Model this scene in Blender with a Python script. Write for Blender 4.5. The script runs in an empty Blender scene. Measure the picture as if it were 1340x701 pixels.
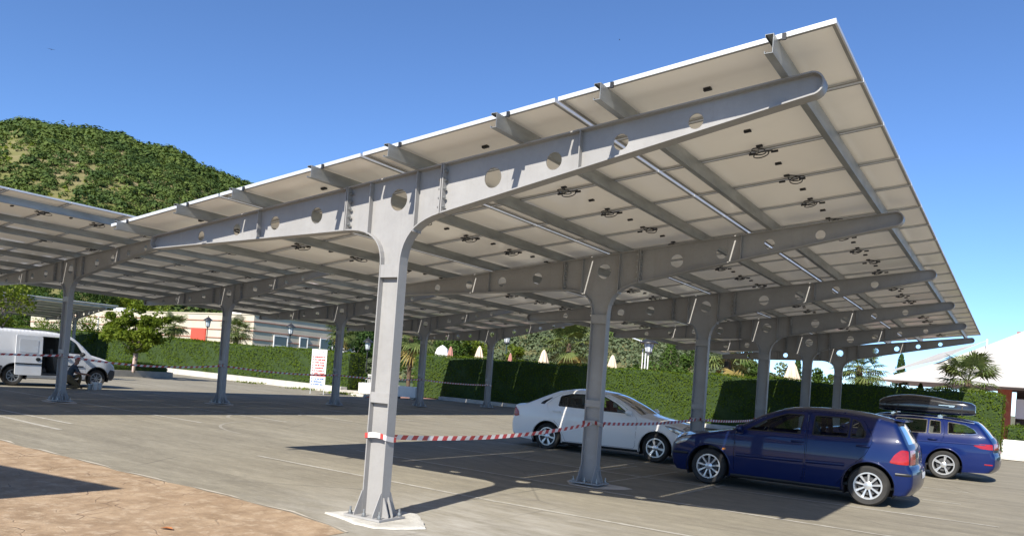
import bpy, bmesh, math, random
import numpy as np
from mathutils import Vector, Matrix
from mathutils.geometry import delaunay_2d_cdt
random.seed(7); RNG = np.random.default_rng(7)
SC = bpy.context.scene
COL = SC.collection
PI = math.pi
rad = math.radians

# ------------------------------------------------------------------ helpers
def gz(x):                      # the lot rises gently to the left
    return 0.0109 * -x if x < 0 else 0.0

def tag(o, label=None, cat=None, group=None, kind=None):
    if label: o['label'] = label
    if cat: o['category'] = cat
    if group: o['group'] = group
    if kind: o['kind'] = kind
    return o

def empty(name, loc=(0, 0, 0), rz=0, label=None, cat=None, group=None, parent=None):
    o = bpy.data.objects.new(name, None); COL.objects.link(o)
    o.location = loc; o.rotation_euler = (0, 0, rz)
    o.empty_display_size = 0.2
    if parent: o.parent = parent
    return tag(o, label, cat, group)

def copy_tree(o, parent=None):
    c = o.copy(); COL.objects.link(c); c.parent = parent
    for ch in o.children: copy_tree(ch, c)
    return c

class MB:
    def __init__(s): s.v = []; s.f = []; s.m = []
    def add(s, v, f, m=0):
        b = len(s.v); s.v.extend([tuple(p) for p in v])
        for q in f: s.f.append(tuple(i + b for i in q)); s.m.append(m)
        return s
    def box(s, c, d, m=0, rz=0, rot=None):
        hx, hy, hz = d[0] / 2, d[1] / 2, d[2] / 2
        vs = [Vector((x, y, z)) for z in (-hz, hz) for y in (-hy, hy) for x in (-hx, hx)]
        M = rot if rot is not None else (Matrix.Rotation(rz, 3, 'Z') if rz else None)
        C = Vector(c)
        vs = [(M @ p if M is not None else p) + C for p in vs]
        return s.add(vs, [(0, 2, 3, 1), (4, 5, 7, 6), (0, 1, 5, 4), (1, 3, 7, 5), (3, 2, 6, 7), (2, 0, 4, 6)], m)
    def tube(s, path, r, n=8, m=0, cap=True):
        P = [Vector(p) for p in path]; N = len(P)
        R = r if hasattr(r, '__len__') else [r] * N
        T = [(P[min(i + 1, N - 1)] - P[max(i - 1, 0)]).normalized() for i in range(N)]
        up = Vector((0, 0, 1)) if abs(T[0].z) < .9 else Vector((1, 0, 0))
        a = T[0].cross(up).normalized(); vs = []
        for i in range(N):
            a = (a - T[i] * a.dot(T[i])).normalized(); b = T[i].cross(a)
            for k in range(n):
                t = 2 * PI * k / n; vs.append(P[i] + (a * math.cos(t) + b * math.sin(t)) * R[i])
        fs = [(i * n + k, i * n + (k + 1) % n, (i + 1) * n + (k + 1) % n, (i + 1) * n + k) for i in range(N - 1) for k in range(n)]
        if cap: fs += [tuple(range(n - 1, -1, -1)), tuple((N - 1) * n + k for k in range(n))]
        return s.add(vs, fs, m)
    def lathe(s, prof, n=24, c=(0, 0, 0), axis='z', m=0, fold=0, nf=8, cap=True):
        vs = []; C = Vector(c)
        for (r, h) in prof:
            for k in range(n):
                t = 2 * PI * k / n; rr = r * (1 + fold * math.cos(nf * t)) if fold else r
                p = (rr * math.cos(t), rr * math.sin(t), h)
                if axis == 'y': p = (p[0], h, p[1])
                if axis == 'x': p = (h, p[0], p[1])
                vs.append(C + Vector(p))
        N = len(prof)
        fs = [(i * n + k, i * n + (k + 1) % n, (i + 1) * n + (k + 1) % n, (i + 1) * n + k) for i in range(N - 1) for k in range(n)]
        if cap and prof[0][0] > 1e-4: fs.append(tuple(range(n - 1, -1, -1)))
        if cap and prof[-1][0] > 1e-4: fs.append(tuple((N - 1) * n + k for k in range(n)))
        return s.add(vs, fs, m)
    def strip(s, path, w, t, m=0):
        # rectangular flange following a polyline in the xz plane; width w along y, thickness t on the left of the path
        n = len(path); vs = []
        for i in range(n):
            a = Vector(path[max(i - 1, 0)]); b = Vector(path[min(i + 1, n - 1)])
            d = (b - a).normalized(); nn = Vector((-d[1], d[0])); p = Vector(path[i]); q = p + nn * t
            vs += [(p[0], -w / 2, p[1]), (p[0], w / 2, p[1]), (q[0], w / 2, q[1]), (q[0], -w / 2, q[1])]
        fs = []
        for i in range(n - 1):
            for k in range(4): fs.append((i * 4 + k, i * 4 + (k + 1) % 4, (i + 1) * 4 + (k + 1) % 4, (i + 1) * 4 + k))
        fs += [(0, 3, 2, 1), tuple((n - 1) * 4 + k for k in range(4))]
        return s.add(vs, fs, m)
    def plate(s, outl, holes, y0, y1, m=0):
        vs, tr = cdt(outl, holes, None); n = len(vs)
        V = [(x, y0, z) for x, z in vs] + [(x, y1, z) for x, z in vs]
        s.add(V, [t for t in tr] + [tuple(i + n for i in reversed(t)) for t in tr], m)
        for L in [outl] + list(holes):
            k = len(L); W = [(x, y0, z) for x, z in L] + [(x, y1, z) for x, z in L]
            s.add(W, [(i, i + k, (i + 1) % k + k, (i + 1) % k) for i in range(k)], m)
        return s
    def build(s, name, mats, parent=None, smooth=None, recalc=False):
        me = bpy.data.meshes.new(name); me.from_pydata(s.v, [], s.f)
        if not isinstance(mats, (list, tuple)): mats = [mats]
        for a in mats: me.materials.append(a)
        if len(mats) > 1: me.polygons.foreach_set('material_index', s.m)
        if recalc:
            bm = bmesh.new(); bm.from_mesh(me); bmesh.ops.recalc_face_normals(bm, faces=bm.faces); bm.to_mesh(me); bm.free()
        me.update()
        if smooth:
            me.polygons.foreach_set('use_smooth', [True] * len(me.polygons))
            if smooth < 180: me.set_sharp_from_angle(angle=rad(smooth))
        o = bpy.data.objects.new(name, me); COL.objects.link(o)
        if parent: o.parent = parent
        return o

def inpoly(P, poly):
    P = np.asarray(P, float); x, y = P[:, 0], P[:, 1]; q = np.asarray(poly, float); r = np.zeros(len(P), bool)
    x0, y0 = q[-1]
    for x1, y1 in q:
        c = ((y1 > y) != (y0 > y)) & (x < (x0 - x1) * (y - y1) / ((y0 - y1) if y0 != y1 else 1e-12) + x1)
        r ^= c; x0, y0 = x1, y1
    return r

def cdt(outl, holes, step, extra=None):
    V = []; Ed = []
    for L in [outl] + list(holes):
        b = len(V); k = len(L); V += [Vector((float(p[0]), float(p[1]))) for p in L]
        Ed += [(b + i, b + (i + 1) % k) for i in range(k)]
    if step:
        q = np.array(outl); lo, hi = q.min(0), q.max(0)
        g = np.array([(x + (.5 * step if j % 2 else 0), z) for j, z in enumerate(np.arange(lo[1] + step * .5, hi[1], step)) for x in np.arange(lo[0] + step * .3, hi[0], step)])
        if extra is not None and len(extra): g = np.vstack([g, extra])
        ok = inpoly(g, outl)
        for h in holes: ok &= ~inpoly(g, h)
        g = g[ok]
        bd = np.array([(a[0], a[1]) for a in V])
        V += [Vector((float(a), float(b))) for a, b in g]
    r = delaunay_2d_cdt(V, Ed, [], 0, 1e-5)
    vs = [(p[0], p[1]) for p in r[0]]
    if not r[2]: return vs, []
    a = np.array(vs); tr = [t for t in r[2]]
    c = np.array([(a[t[0]] + a[t[1]] + a[t[2]]) / 3 for t in tr])
    ok = inpoly(c, outl)
    for h in holes: ok &= ~inpoly(c, h)
    return vs, [tuple(t) for t, k in zip(tr, ok) if k]

def densify(P, step, closed=False):
    out = []; n = len(P)
    for i in range(n if closed else n - 1):
        a = np.array(P[i], float); b = np.array(P[(i + 1) % n], float)
        k = max(1, int(math.ceil(np.linalg.norm(b - a) / step)))
        out += [tuple(a + (b - a) * j / k) for j in range(k)]
    if not closed: out.append(tuple(P[-1]))
    return out

def catmull(P, sub=6):
    P = [np.array(p, float) for p in P]; out = []
    for i in range(len(P) - 1):
        p0 = P[i - 1] if i else 2 * P[0] - P[1]; p1, p2 = P[i], P[i + 1]
        p3 = P[i + 2] if i + 2 < len(P) else 2 * P[-1] - P[-2]
        for j in range(sub):
            t = j / sub
            # tension-reduced so that corners do not overshoot
            m1 = (p2 - p0) * .5; m2 = (p3 - p1) * .5; L = np.linalg.norm((p2 - p1)[:2])
            for m in (m1, m2):
                lm = np.linalg.norm(m[:2])
                if lm > L: m *= L / lm
            out.append((2 * t**3 - 3 * t**2 + 1) * p1 + (t**3 - 2 * t**2 + t) * m1 + (-2 * t**3 + 3 * t**2) * p2 + (t**3 - t**2) * m2)
    out.append(P[-1]); return out

# ------------------------------------------------------------------ materials
class NT:
    def __init__(s, name):
        s.mat = bpy.data.materials.new(name); s.mat.use_nodes = True; s.t = s.mat.node_tree; s.n = s.t.nodes; s.l = s.t.links
        s.p = s.n['Principled BSDF']; s.out = s.n['Material Output']
    def node(s, typ, **kw):
        nd = s.n.new(typ)
        for k, v in kw.items():
            if k.startswith('i_'):
                nm = k[2:].replace('_', ' ')
                nd.inputs[nm].default_value = v
            else: setattr(nd, k, v)
        return nd
    def link(s, a, b): s.l.new(a, b)
    def coords(s, scale=(1, 1, 1), kind='Object', rz=0):
        tc = s.node('ShaderNodeTexCoord'); mp = s.node('ShaderNodeMapping'); s.link(tc.outputs[kind], mp.inputs['Vector'])
        mp.inputs['Scale'].default_value = scale; mp.inputs['Rotation'].default_value = (0, 0, rz); return mp.outputs['Vector']
    def world(s, scale=(1, 1, 1), rz=0):
        g = s.node('ShaderNodeNewGeometry'); mp = s.node('ShaderNodeMapping'); s.link(g.outputs['Position'], mp.inputs['Vector'])
        mp.inputs['Scale'].default_value = scale; mp.inputs['Rotation'].default_value = (0, 0, rz); return mp.outputs['Vector']
    def noise(s, vec, scale, detail=4, rough=.55, lo=.3, hi=.7):
        a = s.node('ShaderNodeTexNoise', i_Scale=scale, i_Detail=detail, i_Roughness=rough)
        if vec is not None: s.link(vec, a.inputs['Vector'])
        m = s.node('ShaderNodeMapRange'); m.inputs['From Min'].default_value = lo; m.inputs['From Max'].default_value = hi
        s.link(a.outputs['Fac'], m.inputs['Value']); return m.outputs['Result']
    def mix(s, f, a, b, blend='MIX'):
        m = s.node('ShaderNodeMix', data_type='RGBA', blend_type=blend)
        for sock, v in ((m.inputs[0], f), (m.inputs[6], a), (m.inputs[7], b)):
            if hasattr(v, 'links'): s.link(v, sock)
            elif hasattr(v, '__len__'): sock.default_value = tuple(v) + ((1,) if len(v) == 3 else ())
            else: sock.default_value = v
        return m.outputs[2]
    def math(s, op, a, b=0.0):
        m = s.node('ShaderNodeMath', operation=op)
        for sock, v in ((m.inputs[0], a), (m.inputs[1], b)):
            if hasattr(v, 'links'): s.link(v, sock)
            else: sock.default_value = v
        return m.outputs[0]
    def bump(s, h, dist=.01, strength=.5):
        b = s.node('ShaderNodeBump', i_Distance=dist, i_Strength=strength); s.link(h, b.inputs['Height']); s.link(b.outputs['Normal'], s.p.inputs['Normal'])

def mat(name, c, rough=.5, metal=0, coat=0, spec=None, c2=None, scale=3, bump=0, bscale=40, emit=None, island=0):
    t = NT(name); p = t.p
    p.inputs['Roughness'].default_value = rough; p.inputs['Metallic'].default_value = metal
    p.inputs['Coat Weight'].default_value = coat; p.inputs['Coat Roughness'].default_value = .03
    if spec is not None: p.inputs['Specular IOR Level'].default_value = spec
    col = None
    if c2 is not None:
        if island:
            g = t.node('ShaderNodeNewGeometry'); f = g.outputs['Random Per Island']
        else: f = t.noise(t.coords(), scale)
        col = t.mix(f, c, c2)
        t.link(col, p.inputs['Base Color'])
    else: p.inputs['Base Color'].default_value = tuple(c) + (1,)
    if bump:
        t.bump(t.noise(t.coords(), bscale, lo=0, hi=1), bump, .6)
    return t.mat

def leaf_mat(name, c1, c2, c3=None, rough=.6, trans=.3, spec=.08, ns=.8, nlo=.3, nhi=.7):
    t = NT(name); p = t.p; g = t.node('ShaderNodeNewGeometry')
    col = t.mix(g.outputs['Random Per Island'], c1, c2)
    if c3 is not None: col = t.mix(t.noise(t.world(), ns, 3, .6, nlo, nhi), col, c3)
    t.link(col, p.inputs['Base Color']); p.inputs['Roughness'].default_value = rough; p.inputs['Specular IOR Level'].default_value = spec
    tr = t.node('ShaderNodeBsdfTranslucent'); t.link(t.mix(1.0, col, (1.0, 1.0, .35), 'MULTIPLY'), tr.inputs['Color'])
    ms = t.node('ShaderNodeMixShader'); ms.inputs[0].default_value = trans
    t.link(p.outputs[0], ms.inputs[1]); t.link(tr.outputs[0], ms.inputs[2]); t.link(ms.outputs[0], t.out.inputs['Surface'])
    return t.mat

def glass_mat(name, tint=(.55, .6, .58)):
    t = NT(name); t.n.remove(t.p)
    a = t.node('ShaderNodeBsdfTransparent'); a.inputs['Color'].default_value = tuple(tint) + (1,)
    b = t.node('ShaderNodeBsdfGlossy'); b.inputs['Roughness'].default_value = .02
    fr = t.node('ShaderNodeFresnel'); fr.inputs['IOR'].default_value = 1.5
    ms = t.node('ShaderNodeMixShader'); t.link(fr.outputs[0], ms.inputs[0]); t.link(a.outputs[0], ms.inputs[1]); t.link(b.outputs[0], ms.inputs[2])
    t.link(ms.outputs[0], t.out.inputs['Surface']); return t.mat

M = {}
def steel_paint():
    t = NT('grey_steel_paint'); c = t.world()
    col = t.mix(t.noise(c, 1.6, 6, .6), (.268, .261, .252), (.33, .322, .312))
    col = t.mix(t.math('MULTIPLY', t.noise(c, 14, 5, .7, .52, .8), .35), col, (.22, .21, .20))
    col = t.mix(t.math('MULTIPLY', t.noise(t.world((7, 7, .55)), 1.4, 5, .7, .55, .8), .38), col, (.20, .185, .165))
    col = t.mix(t.math('MULTIPLY', t.noise(c, 5.5, 5, .7, .55, .78), .3), col, (.40, .395, .385))
    t.link(col, t.p.inputs['Base Color']); t.p.inputs['Roughness'].default_value = .42; t.p.inputs['Specular IOR Level'].default_value = .4
    t.bump(t.noise(c, 90, 3, lo=0, hi=1), .002, .35); return t.mat
M['steel'] = steel_paint()
def galv():
    t = NT('galvanised_steel'); c = t.world((1, .25, 1))
    col = t.mix(t.noise(c, 9, 5, .6), (.27, .28, .275), (.42, .43, .42))
    col = t.mix(t.math('MULTIPLY', t.noise(c, 2.1, 4, .7, .5, .75), .6), col, (.18, .185, .18))
    t.link(col, t.p.inputs['Base Color']); t.p.inputs['Metallic'].default_value = .55; t.p.inputs['Roughness'].default_value = .42; return t.mat
M['galv'] = galv()
M['alu'] = mat('anodised_aluminium', (.72, .72, .71), .35, .35, c2=(.64, .64, .63))
def backsheet():
    t = NT('panel_backsheet'); c = t.world()
    oi = t.node('ShaderNodeObjectInfo')
    col = t.mix(oi.outputs['Random'], (.88, .815, .70), (.92, .87, .77))
    col = t.mix(t.math('MULTIPLY', t.noise(c, 1.1, 5, .6, .5, .8), .3), col, (.70, .655, .57))
    col = t.mix(t.math('MULTIPLY', t.noise(c, 7, 4, .75, .62, .85), .25), col, (.90, .89, .86))
    t.link(col, t.p.inputs['Base Color']); t.p.inputs['Roughness'].default_value = .16; t.p.inputs['Specular IOR Level'].default_value = .5
    tr = t.node('ShaderNodeBsdfTranslucent'); tr.inputs['Color'].default_value = (.145, .135, .118, 1); ad = t.node('ShaderNodeAddShader')  # light let through the sheet, added to brighten the shaded underside
    t.link(t.p.outputs[0], ad.inputs[0]); t.link(tr.outputs[0], ad.inputs[1]); t.link(ad.outputs[0], t.out.inputs['Surface'])
    return t.mat
M['back'] = backsheet()
M['seamshade'] = mat('frame_seam_shade', (.30, .295, .28), .5, .2, c2=(.25, .245, .235))  # same frame metal, coloured darker below so the shaded seams show
M['cells'] = mat('bifacial_solar_cells', (.012, .016, .035), .12, coat=.5, c2=(.016, .02, .045), scale=.7)
def see_through(m, k):
    # see-through share added between the cells so the panel undersides come out brighter
    t = m.node_tree; o = t.nodes['Material Output']; p = t.nodes['Principled BSDF']; a = t.nodes.new('ShaderNodeBsdfTransparent'); s = t.nodes.new('ShaderNodeMixShader')
    s.inputs[0].default_value = k; t.links.new(p.outputs[0], s.inputs[1]); t.links.new(a.outputs[0], s.inputs[2]); t.links.new(s.outputs[0], o.inputs['Surface'])
see_through(M['cells'], .30)
M['black'] = mat('black_plastic', (.012, .012, .013), .45, c2=(.02, .02, .021), scale=5)
M['rubber'] = mat('tyre_rubber', (.016, .016, .016), .8, c2=(.035, .033, .03), scale=6)
M['zinc'] = mat('zinc_bolt', (.42, .44, .45), .38, .8, c2=(.3, .31, .31), scale=20)
# ------------------------------------------------------------------ solar carports
def ztop(x): return 3.642 + .110 * x          # top of the arm web
def zpan(x): return 3.785 + .1136 * x          # underside of the panels
FW, FT, WT = .130, .013, .010                  # flange width, flange and web thickness
XR, XL = .62, -.70                             # the bolted splices
def bez(a, b, c, n=10):
    return [tuple((1 - t)**2 * np.array(a) + 2 * t * (1 - t) * np.array(b) + t * t * np.array(c)) for t in np.linspace(0, 1, n + 1)]
def circ(cx, cz, r, n=28): return [(cx + r * math.cos(2 * PI * k / n), cz + r * math.sin(2 * PI * k / n)) for k in range(n)]
def ring(mb, cx, cz, r):        # clean cut edge of a hole reads by the plate's own wall
    pass

def arm_mesh(side):
    mb = MB()
    if side > 0:
        xe, r = 4.19, .082; zb = lambda x: 3.228 + .2 * (x - .633); x0 = XR + .012
        holes = [(1.216, 3.541, .100), (1.90, 3.644, .084), (2.578, 3.752, .073), (3.26, 3.855, .066)]; rib = 2.19
    else:
        xe, r = -4.30, .080; zb = lambda x: 3.105 + .0255 * (x + .70); x0 = XL - .012
        holes = [(-1.233, 3.299, .094), (-1.943, 3.247, .082), (-2.648, 3.199, .071), (-3.364, 3.146, .063)]; rib = -2.196
    s = side
    zc = (ztop(xe) + zb(xe)) / 2; hr = (ztop(xe) - zb(xe)) / 2
    a0 = math.atan(.11); tip = []
    for k in range(13):
        a = PI / 2 - PI * k / 12
        tip.append((xe + s * hr * math.cos(a), zc + hr * math.sin(a)))
    top = [(x0 + (xe - x0) * k / 6, ztop(x0 + (xe - x0) * k / 6)) for k in range(6)]
    bot = [(xe + (x0 - xe) * k / 6, zb(xe + (x0 - xe) * k / 6)) for k in range(1, 7)]
    path = top + tip + bot
    mb.plate(path, [circ(a, b, c) for a, b, c in holes], -WT / 2, WT / 2)
    mb.strip(path, FW, FT if s > 0 else -FT)
    hz = (ztop(rib) + zb(rib)) / 2; hh = ztop(rib) - zb(rib) - .004
    for y in (-1, 1): mb.box((rib, y * (WT / 2 + .029), hz), (.010, .056, hh))
    # end plate of the splice
    hz = (ztop(x0) + zb(x0)) / 2; hh = ztop(x0) - zb(x0) + .03
    mb.box((x0 + s * .006, 0, hz), (.012, FW + .012, hh))
    return mb

def splice_spots(side):
    x = XR if side > 0 else XL; zb = 3.25 if side > 0 else 3.13; z1 = ztop(x) - .06
    return [(x, y, zb + .03 + (z1 - zb - .03) * k / 4) for k in range(5) for y in (-.04, .04)]
def splice_bolt():
    mb = MB(); mb.tube([(-.045, 0, 0), (-.036, 0, 0), (-.0361, 0, 0), (-.018, 0, 0), (-.0179, 0, 0), (.025, 0, 0), (.0251, 0, 0), (.042, 0, 0), (.0421, 0, 0), (.05, 0, 0)], [.010, .010, .018, .018, .010, .010, .018, .018, .010, .010], 6); return mb

def column_mesh():
    mb = MB(); h = .125
    cr = bez((XR, 3.225), (h, 3.126), (h, 2.70)); cl = bez((-h, 2.70), (-h, 3.12), (XL, 3.105))
    outl = [(-h, .03), (h, .03), (h, 1.2)] + list(reversed(cr)) + [(XR, ztop(XR)), (0, ztop(0)), (XL, ztop(XL))] + list(reversed(cl)) + [(-h, 1.2)]
    mb.plate(outl, [circ(.009, 3.40, .117)], -WT / 2, WT / 2)
    mb.strip([(h, .03), (h, 1.2), (h, 2.70)], FW, -FT); mb.strip([(-h, .03), (-h, 1.2), (-h, 2.70)], FW, FT)
    mb.strip(list(reversed(cr)), FW, -FT); mb.strip(cl, FW, -FT * -1)
    mb.strip([(XL, ztop(XL)), (XR, ztop(XR))], FW, FT)
    # end plates at the two splices, ribs beside the hole
    for x, zb, s in ((XR, 3.225, -1), (XL, 3.105, 1)):
        mb.box((x + s * .006, 0, (ztop(x) + zb) / 2), (.012, FW + .012, ztop(x) - zb + .03))
    for x, zb in ((.287, 3.035), (-.363, 3.035)):
        for y in (-1, 1): mb.box((x, y * (WT / 2 + .029), (ztop(x) + zb) / 2), (.010, .056, ztop(x) - zb - .006))
    # cover plates that close the recess: a high one under the head and a low one
    for z0, z1 in ((2.565, 2.70), (1.235, 1.345)):
        for y in (-1, 1):
            mb.box((0, y * .057, (z0 + z1) / 2), (2 * h - .004, .012, z1 - z0))
            for z in (z0 + .006, z1 - .006): mb.box((0, y * (WT / 2 + .022), z), (2 * h - .004, .044, .010))
    # gussets
    def gus(p, d, hgt, l):
        d = Vector((d[0], d[1], 0)); n = Vector((-d[1], d[0], 0)) * .005; p = Vector(p)
        A = [p, p + d * l, p + d * .02 + Vector((0, 0, hgt)), p + Vector((0, 0, hgt))]
        A = [p, p + d * l, p + d * l + Vector((0, 0, .02)), p + d * .012 + Vector((0, 0, hgt)), p + Vector((0, 0, hgt))]
        k = len(A); mb.add([a + n for a in A] + [a - n for a in A], [tuple(range(k)), tuple(range(2 * k - 1, k - 1, -1))] + [(i, i + k, (i + 1) % k + k, (i + 1) % k) for i in range(k)])
    for s in (-1, 1):
        for y in (-.035, .035): gus((s * (h + FT), y, .052), (s, 0), .20, .085)
        for x in (-.09, .09): gus((x + .02 * s, s * FW / 2, .052), (0, s), .22, .105) if False else None
        for x in (-h - .006, h + .006): gus((x, s * FW / 2, .052), (0, s), .25, .115)
    return mb

def base_mesh():
    mb = MB(); mb.box((0, 0, .041), (.50, .40, .022)); return mb
def bolt_mesh():
    mb = MB(); mb.tube([(0, 0, -.02), (0, 0, .075)], .011, 8); mb.tube([(0, 0, .012), (0, 0, .034)], .021, 6)
    mb.tube([(0, 0, .001), (0, 0, .007)], .027, 12); return mb

PX, PY, GAP = 2.30, 1.176, .018               # panel pitches and the open joint
X0 = 4.43                                     # right (high) edge of the canopy
PURL = [3.99, 2.60, 1.57, .29, -.79, -2.08, -3.13, -4.42]
YF = -.44
def panel_mesh():
    w, l, t, f = PX - GAP, PY - GAP, .036, .030; mb = MB()
    for y in (-1, 1): mb.box((0, y * (l / 2 - .006), t / 2), (w, .012, t), 0)
    for x in (-1, 1): mb.box((x * (w / 2 - .006), 0, t / 2), (.012, l - .024, t), 0)
    for y in (-1, 1): mb.box((0, y * (l / 2 - .012 - .011), .0012), (w - .024, .022, .0024), 3)
    for x in (-1, 1): mb.box((x * (w / 2 - .012 - .011), 0, .0012), (.022, l - .070, .0024), 3)
    def sheet(z, m, flip):
        q = [(-w / 2 + .012, -l / 2 + .012, z), (w / 2 - .012, -l / 2 + .012, z), (w / 2 - .012, l / 2 - .012, z), (-w / 2 + .012, l / 2 - .012, z)]
        mb.add(q, [(3, 2, 1, 0) if flip else (0, 1, 2, 3)], m)
    sheet(.027, 1, True); sheet(.0335, 2, False)
    return mb
def purlin_mesh(i, x, y0, y1):
    mb = MB(); zb = ztop(x) + FT; zt = zpan(x) - .001; t = .0035; w = .062; lip = .018
    sec = [(w, zb + lip), (w, zb), (0, zb), (0, zt), (w, zt), (w, zt - lip)]   # open C, back towards +x
    sec = [(x + .03 - a, b) for a, b in sec]
    n = len(sec); inn = []
    ofs = [(t, 0), (t, t), (-t, t), (-t, -t), (t, -t), (t, 0)]
    inn = [(p[0] + o[0], p[1] + o[1]) for p, o in zip(sec, ofs)]
    V = [(p[0], y, p[1]) for y in (y0, y1) for p in sec] + [(p[0], y, p[1]) for y in (y0, y1) for p in inn]
    fs = []
    for i in range(n - 1):
        fs.append((i, i + 1, n + i + 1, n + i)); fs.append((2 * n + i + 1, 2 * n + i, 3 * n + i, 3 * n + i + 1))
        fs.append((i, 2 * n + i, 2 * n + i + 1, i + 1)); fs.append((n + i + 1, 3 * n + i + 1, 3 * n + i, n + i))
    for i in (0, n - 1): fs.append((i, n + i, 3 * n + i, 2 * n + i))
    mb.add(V, fs)
    mb.box((x + .075, y0 + .12 - .008, zt + .012), (.030, .014, .05), 1)      # black end clamp on the panel edge
    return mb
def jbox_mesh():
    mb = MB(); mb.box((0, 0, .019), (.062, .050, .016)); mb.box((0, 0, .0095), (.07, .036, .006)); return mb
def cable_mesh():
    # the two edge boxes of neighbouring panels and the looped leads between them, hanging under the joint
    mb = MB()
    mb.box((-.02, -.085, .018), (.062, .042, .016)); mb.box((.03, .10, .018), (.062, .042, .016))
    pts = []
    for k in range(21):
        t = k / 20; a = 2 * PI * 1.15 * t
        pts.append((-.05 + .075 * math.cos(a + 2.2) - .05 * t + .03, -.085 + .06 * t + .115 * math.sin(a + 2.2) + .02, .004 - .03 * math.sin(PI * t)))
    mb.tube([(-.02, -.085, .012)] + pts, .0062, 6)
    pts = []
    for k in range(17):
        t = k / 16; a = -2 * PI * .95 * t
        pts.append((.03 + .075 * math.cos(a + .4) - .08, .10 + .085 * math.sin(a + .4) - .05 * (1 - t), .0 - .035 * math.sin(PI * t)))
    mb.tube(pts + [(.03, .10, .012)], .0062, 6)
    for p in ((-.12, .0, -.022), (.10, .035, -.026)): mb.tube([(p[0] - .035, p[1], p[2]), (p[0] + .035, p[1] + .01, p[2])], .013, 6)
    return mb

PROTO = {}
def carport(loc, ys, row0, nrows, label, group, detail=True, ncols=4, skip=()):
    root = empty('solar_carport', loc, 0, label, 'carport', group)
    def part(key, mbf, name, mats, smooth=None):
        if key not in PROTO: PROTO[key] = mbf().build(name, mats, None, smooth, recalc=True); o = PROTO[key]
        else: o = PROTO[key].copy(); COL.objects.link(o)
        return o
    for y in ys:
        c = part('col', column_mesh, 'column', M['steel']); c.parent = root; c.location = (0, y, 0)
        b = part('base', base_mesh, 'base_plate', M['steel']); b.parent = c
        for bx, by in ((-.205, -.155), (0, -.165), (.205, -.155), (-.205, .155), (0, .165), (.205, .155)):
            q = part('bolt', bolt_mesh, 'anchor_bolt', M['zinc']); q.parent = c; q.location = (bx, by, .053)
        for s, k in ((1, 'armR'), (-1, 'armL')):
            a = part(k, lambda: arm_mesh(s), 'arm', M['steel'], 30); a.parent = root; a.location = (0, y, 0)
            
            for sp in (splice_spots(s) if detail else ()):
                q = part('sb', splice_bolt, 'splice_bolt', M['zinc']); q.parent = a; q.location = sp
    y0 = row0 - .115; y1 = row0 + nrows * PY + .05
    for i, x in enumerate(PURL): purlin_mesh(i, x, y0, y1).build('purlin', [M['galv'], M['black']], root, recalc=True)
    ang = -math.atan(.1136)
    for r in range(nrows):
        for c in range(ncols):
            if (r, c) in skip: continue
            xc = X0 - PX * (c + .5) + GAP / 2
            p = part('panel', panel_mesh, 'solar_panel', [M['alu'], M['back'], M['cells'], M['seamshade']]); p.parent = root
            p.location = (xc, row0 + PY * (r + .5), zpan(xc) + .001); p.rotation_euler = (0, ang, 0)
            if detail:
                j = part('jbox', jbox_mesh, 'junction_box', M['black']); j.parent = p
                if r < nrows - 1:
                    k = part('cable', cable_mesh, 'connector_cable', M['black'], 60); k.parent = p; k.location = (0, PY / 2 - .01, 0)
                    if (r * 7 + c * 3) % 5 > 2: k.rotation_euler = (0, 0, PI); k.location = (0, PY / 2 + .01, 0)
    return root

YA = [0, 4.93, 9.75, 14.53, 19.49, 24.58]
YB = [-.6, 4.26, 9.05, 13.84, 18.56, 23.40]
GC = 'steel carports roofed with solar panels'
carport((0, 0, 0), YA, YF, 22, 'nearest grey steel carport, its sunlit front column on a white concrete patch', GC)
carport((-14.88, 0, gz(-14.88)), YB, YF - 3 * PY, 25, 'second grey steel carport in shade, its row of columns behind the nearest one', GC)
carport((-56.4, 26.1 - 24.58, gz(-56.4)), [y for y in YA[1:]], YF + 4 * PY, 18, 'distant low-looking carport beyond the white van at left', GC, detail=False)
# the canopy whose shadow falls on the stamped concrete in the foreground
carport((-1.82 - X0, -6.35 - 7 * PY, 0), [.9, 5.8], 0, 7, 'carport standing outside the left foreground, shading the stamped concrete', GC, detail=False)
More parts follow.
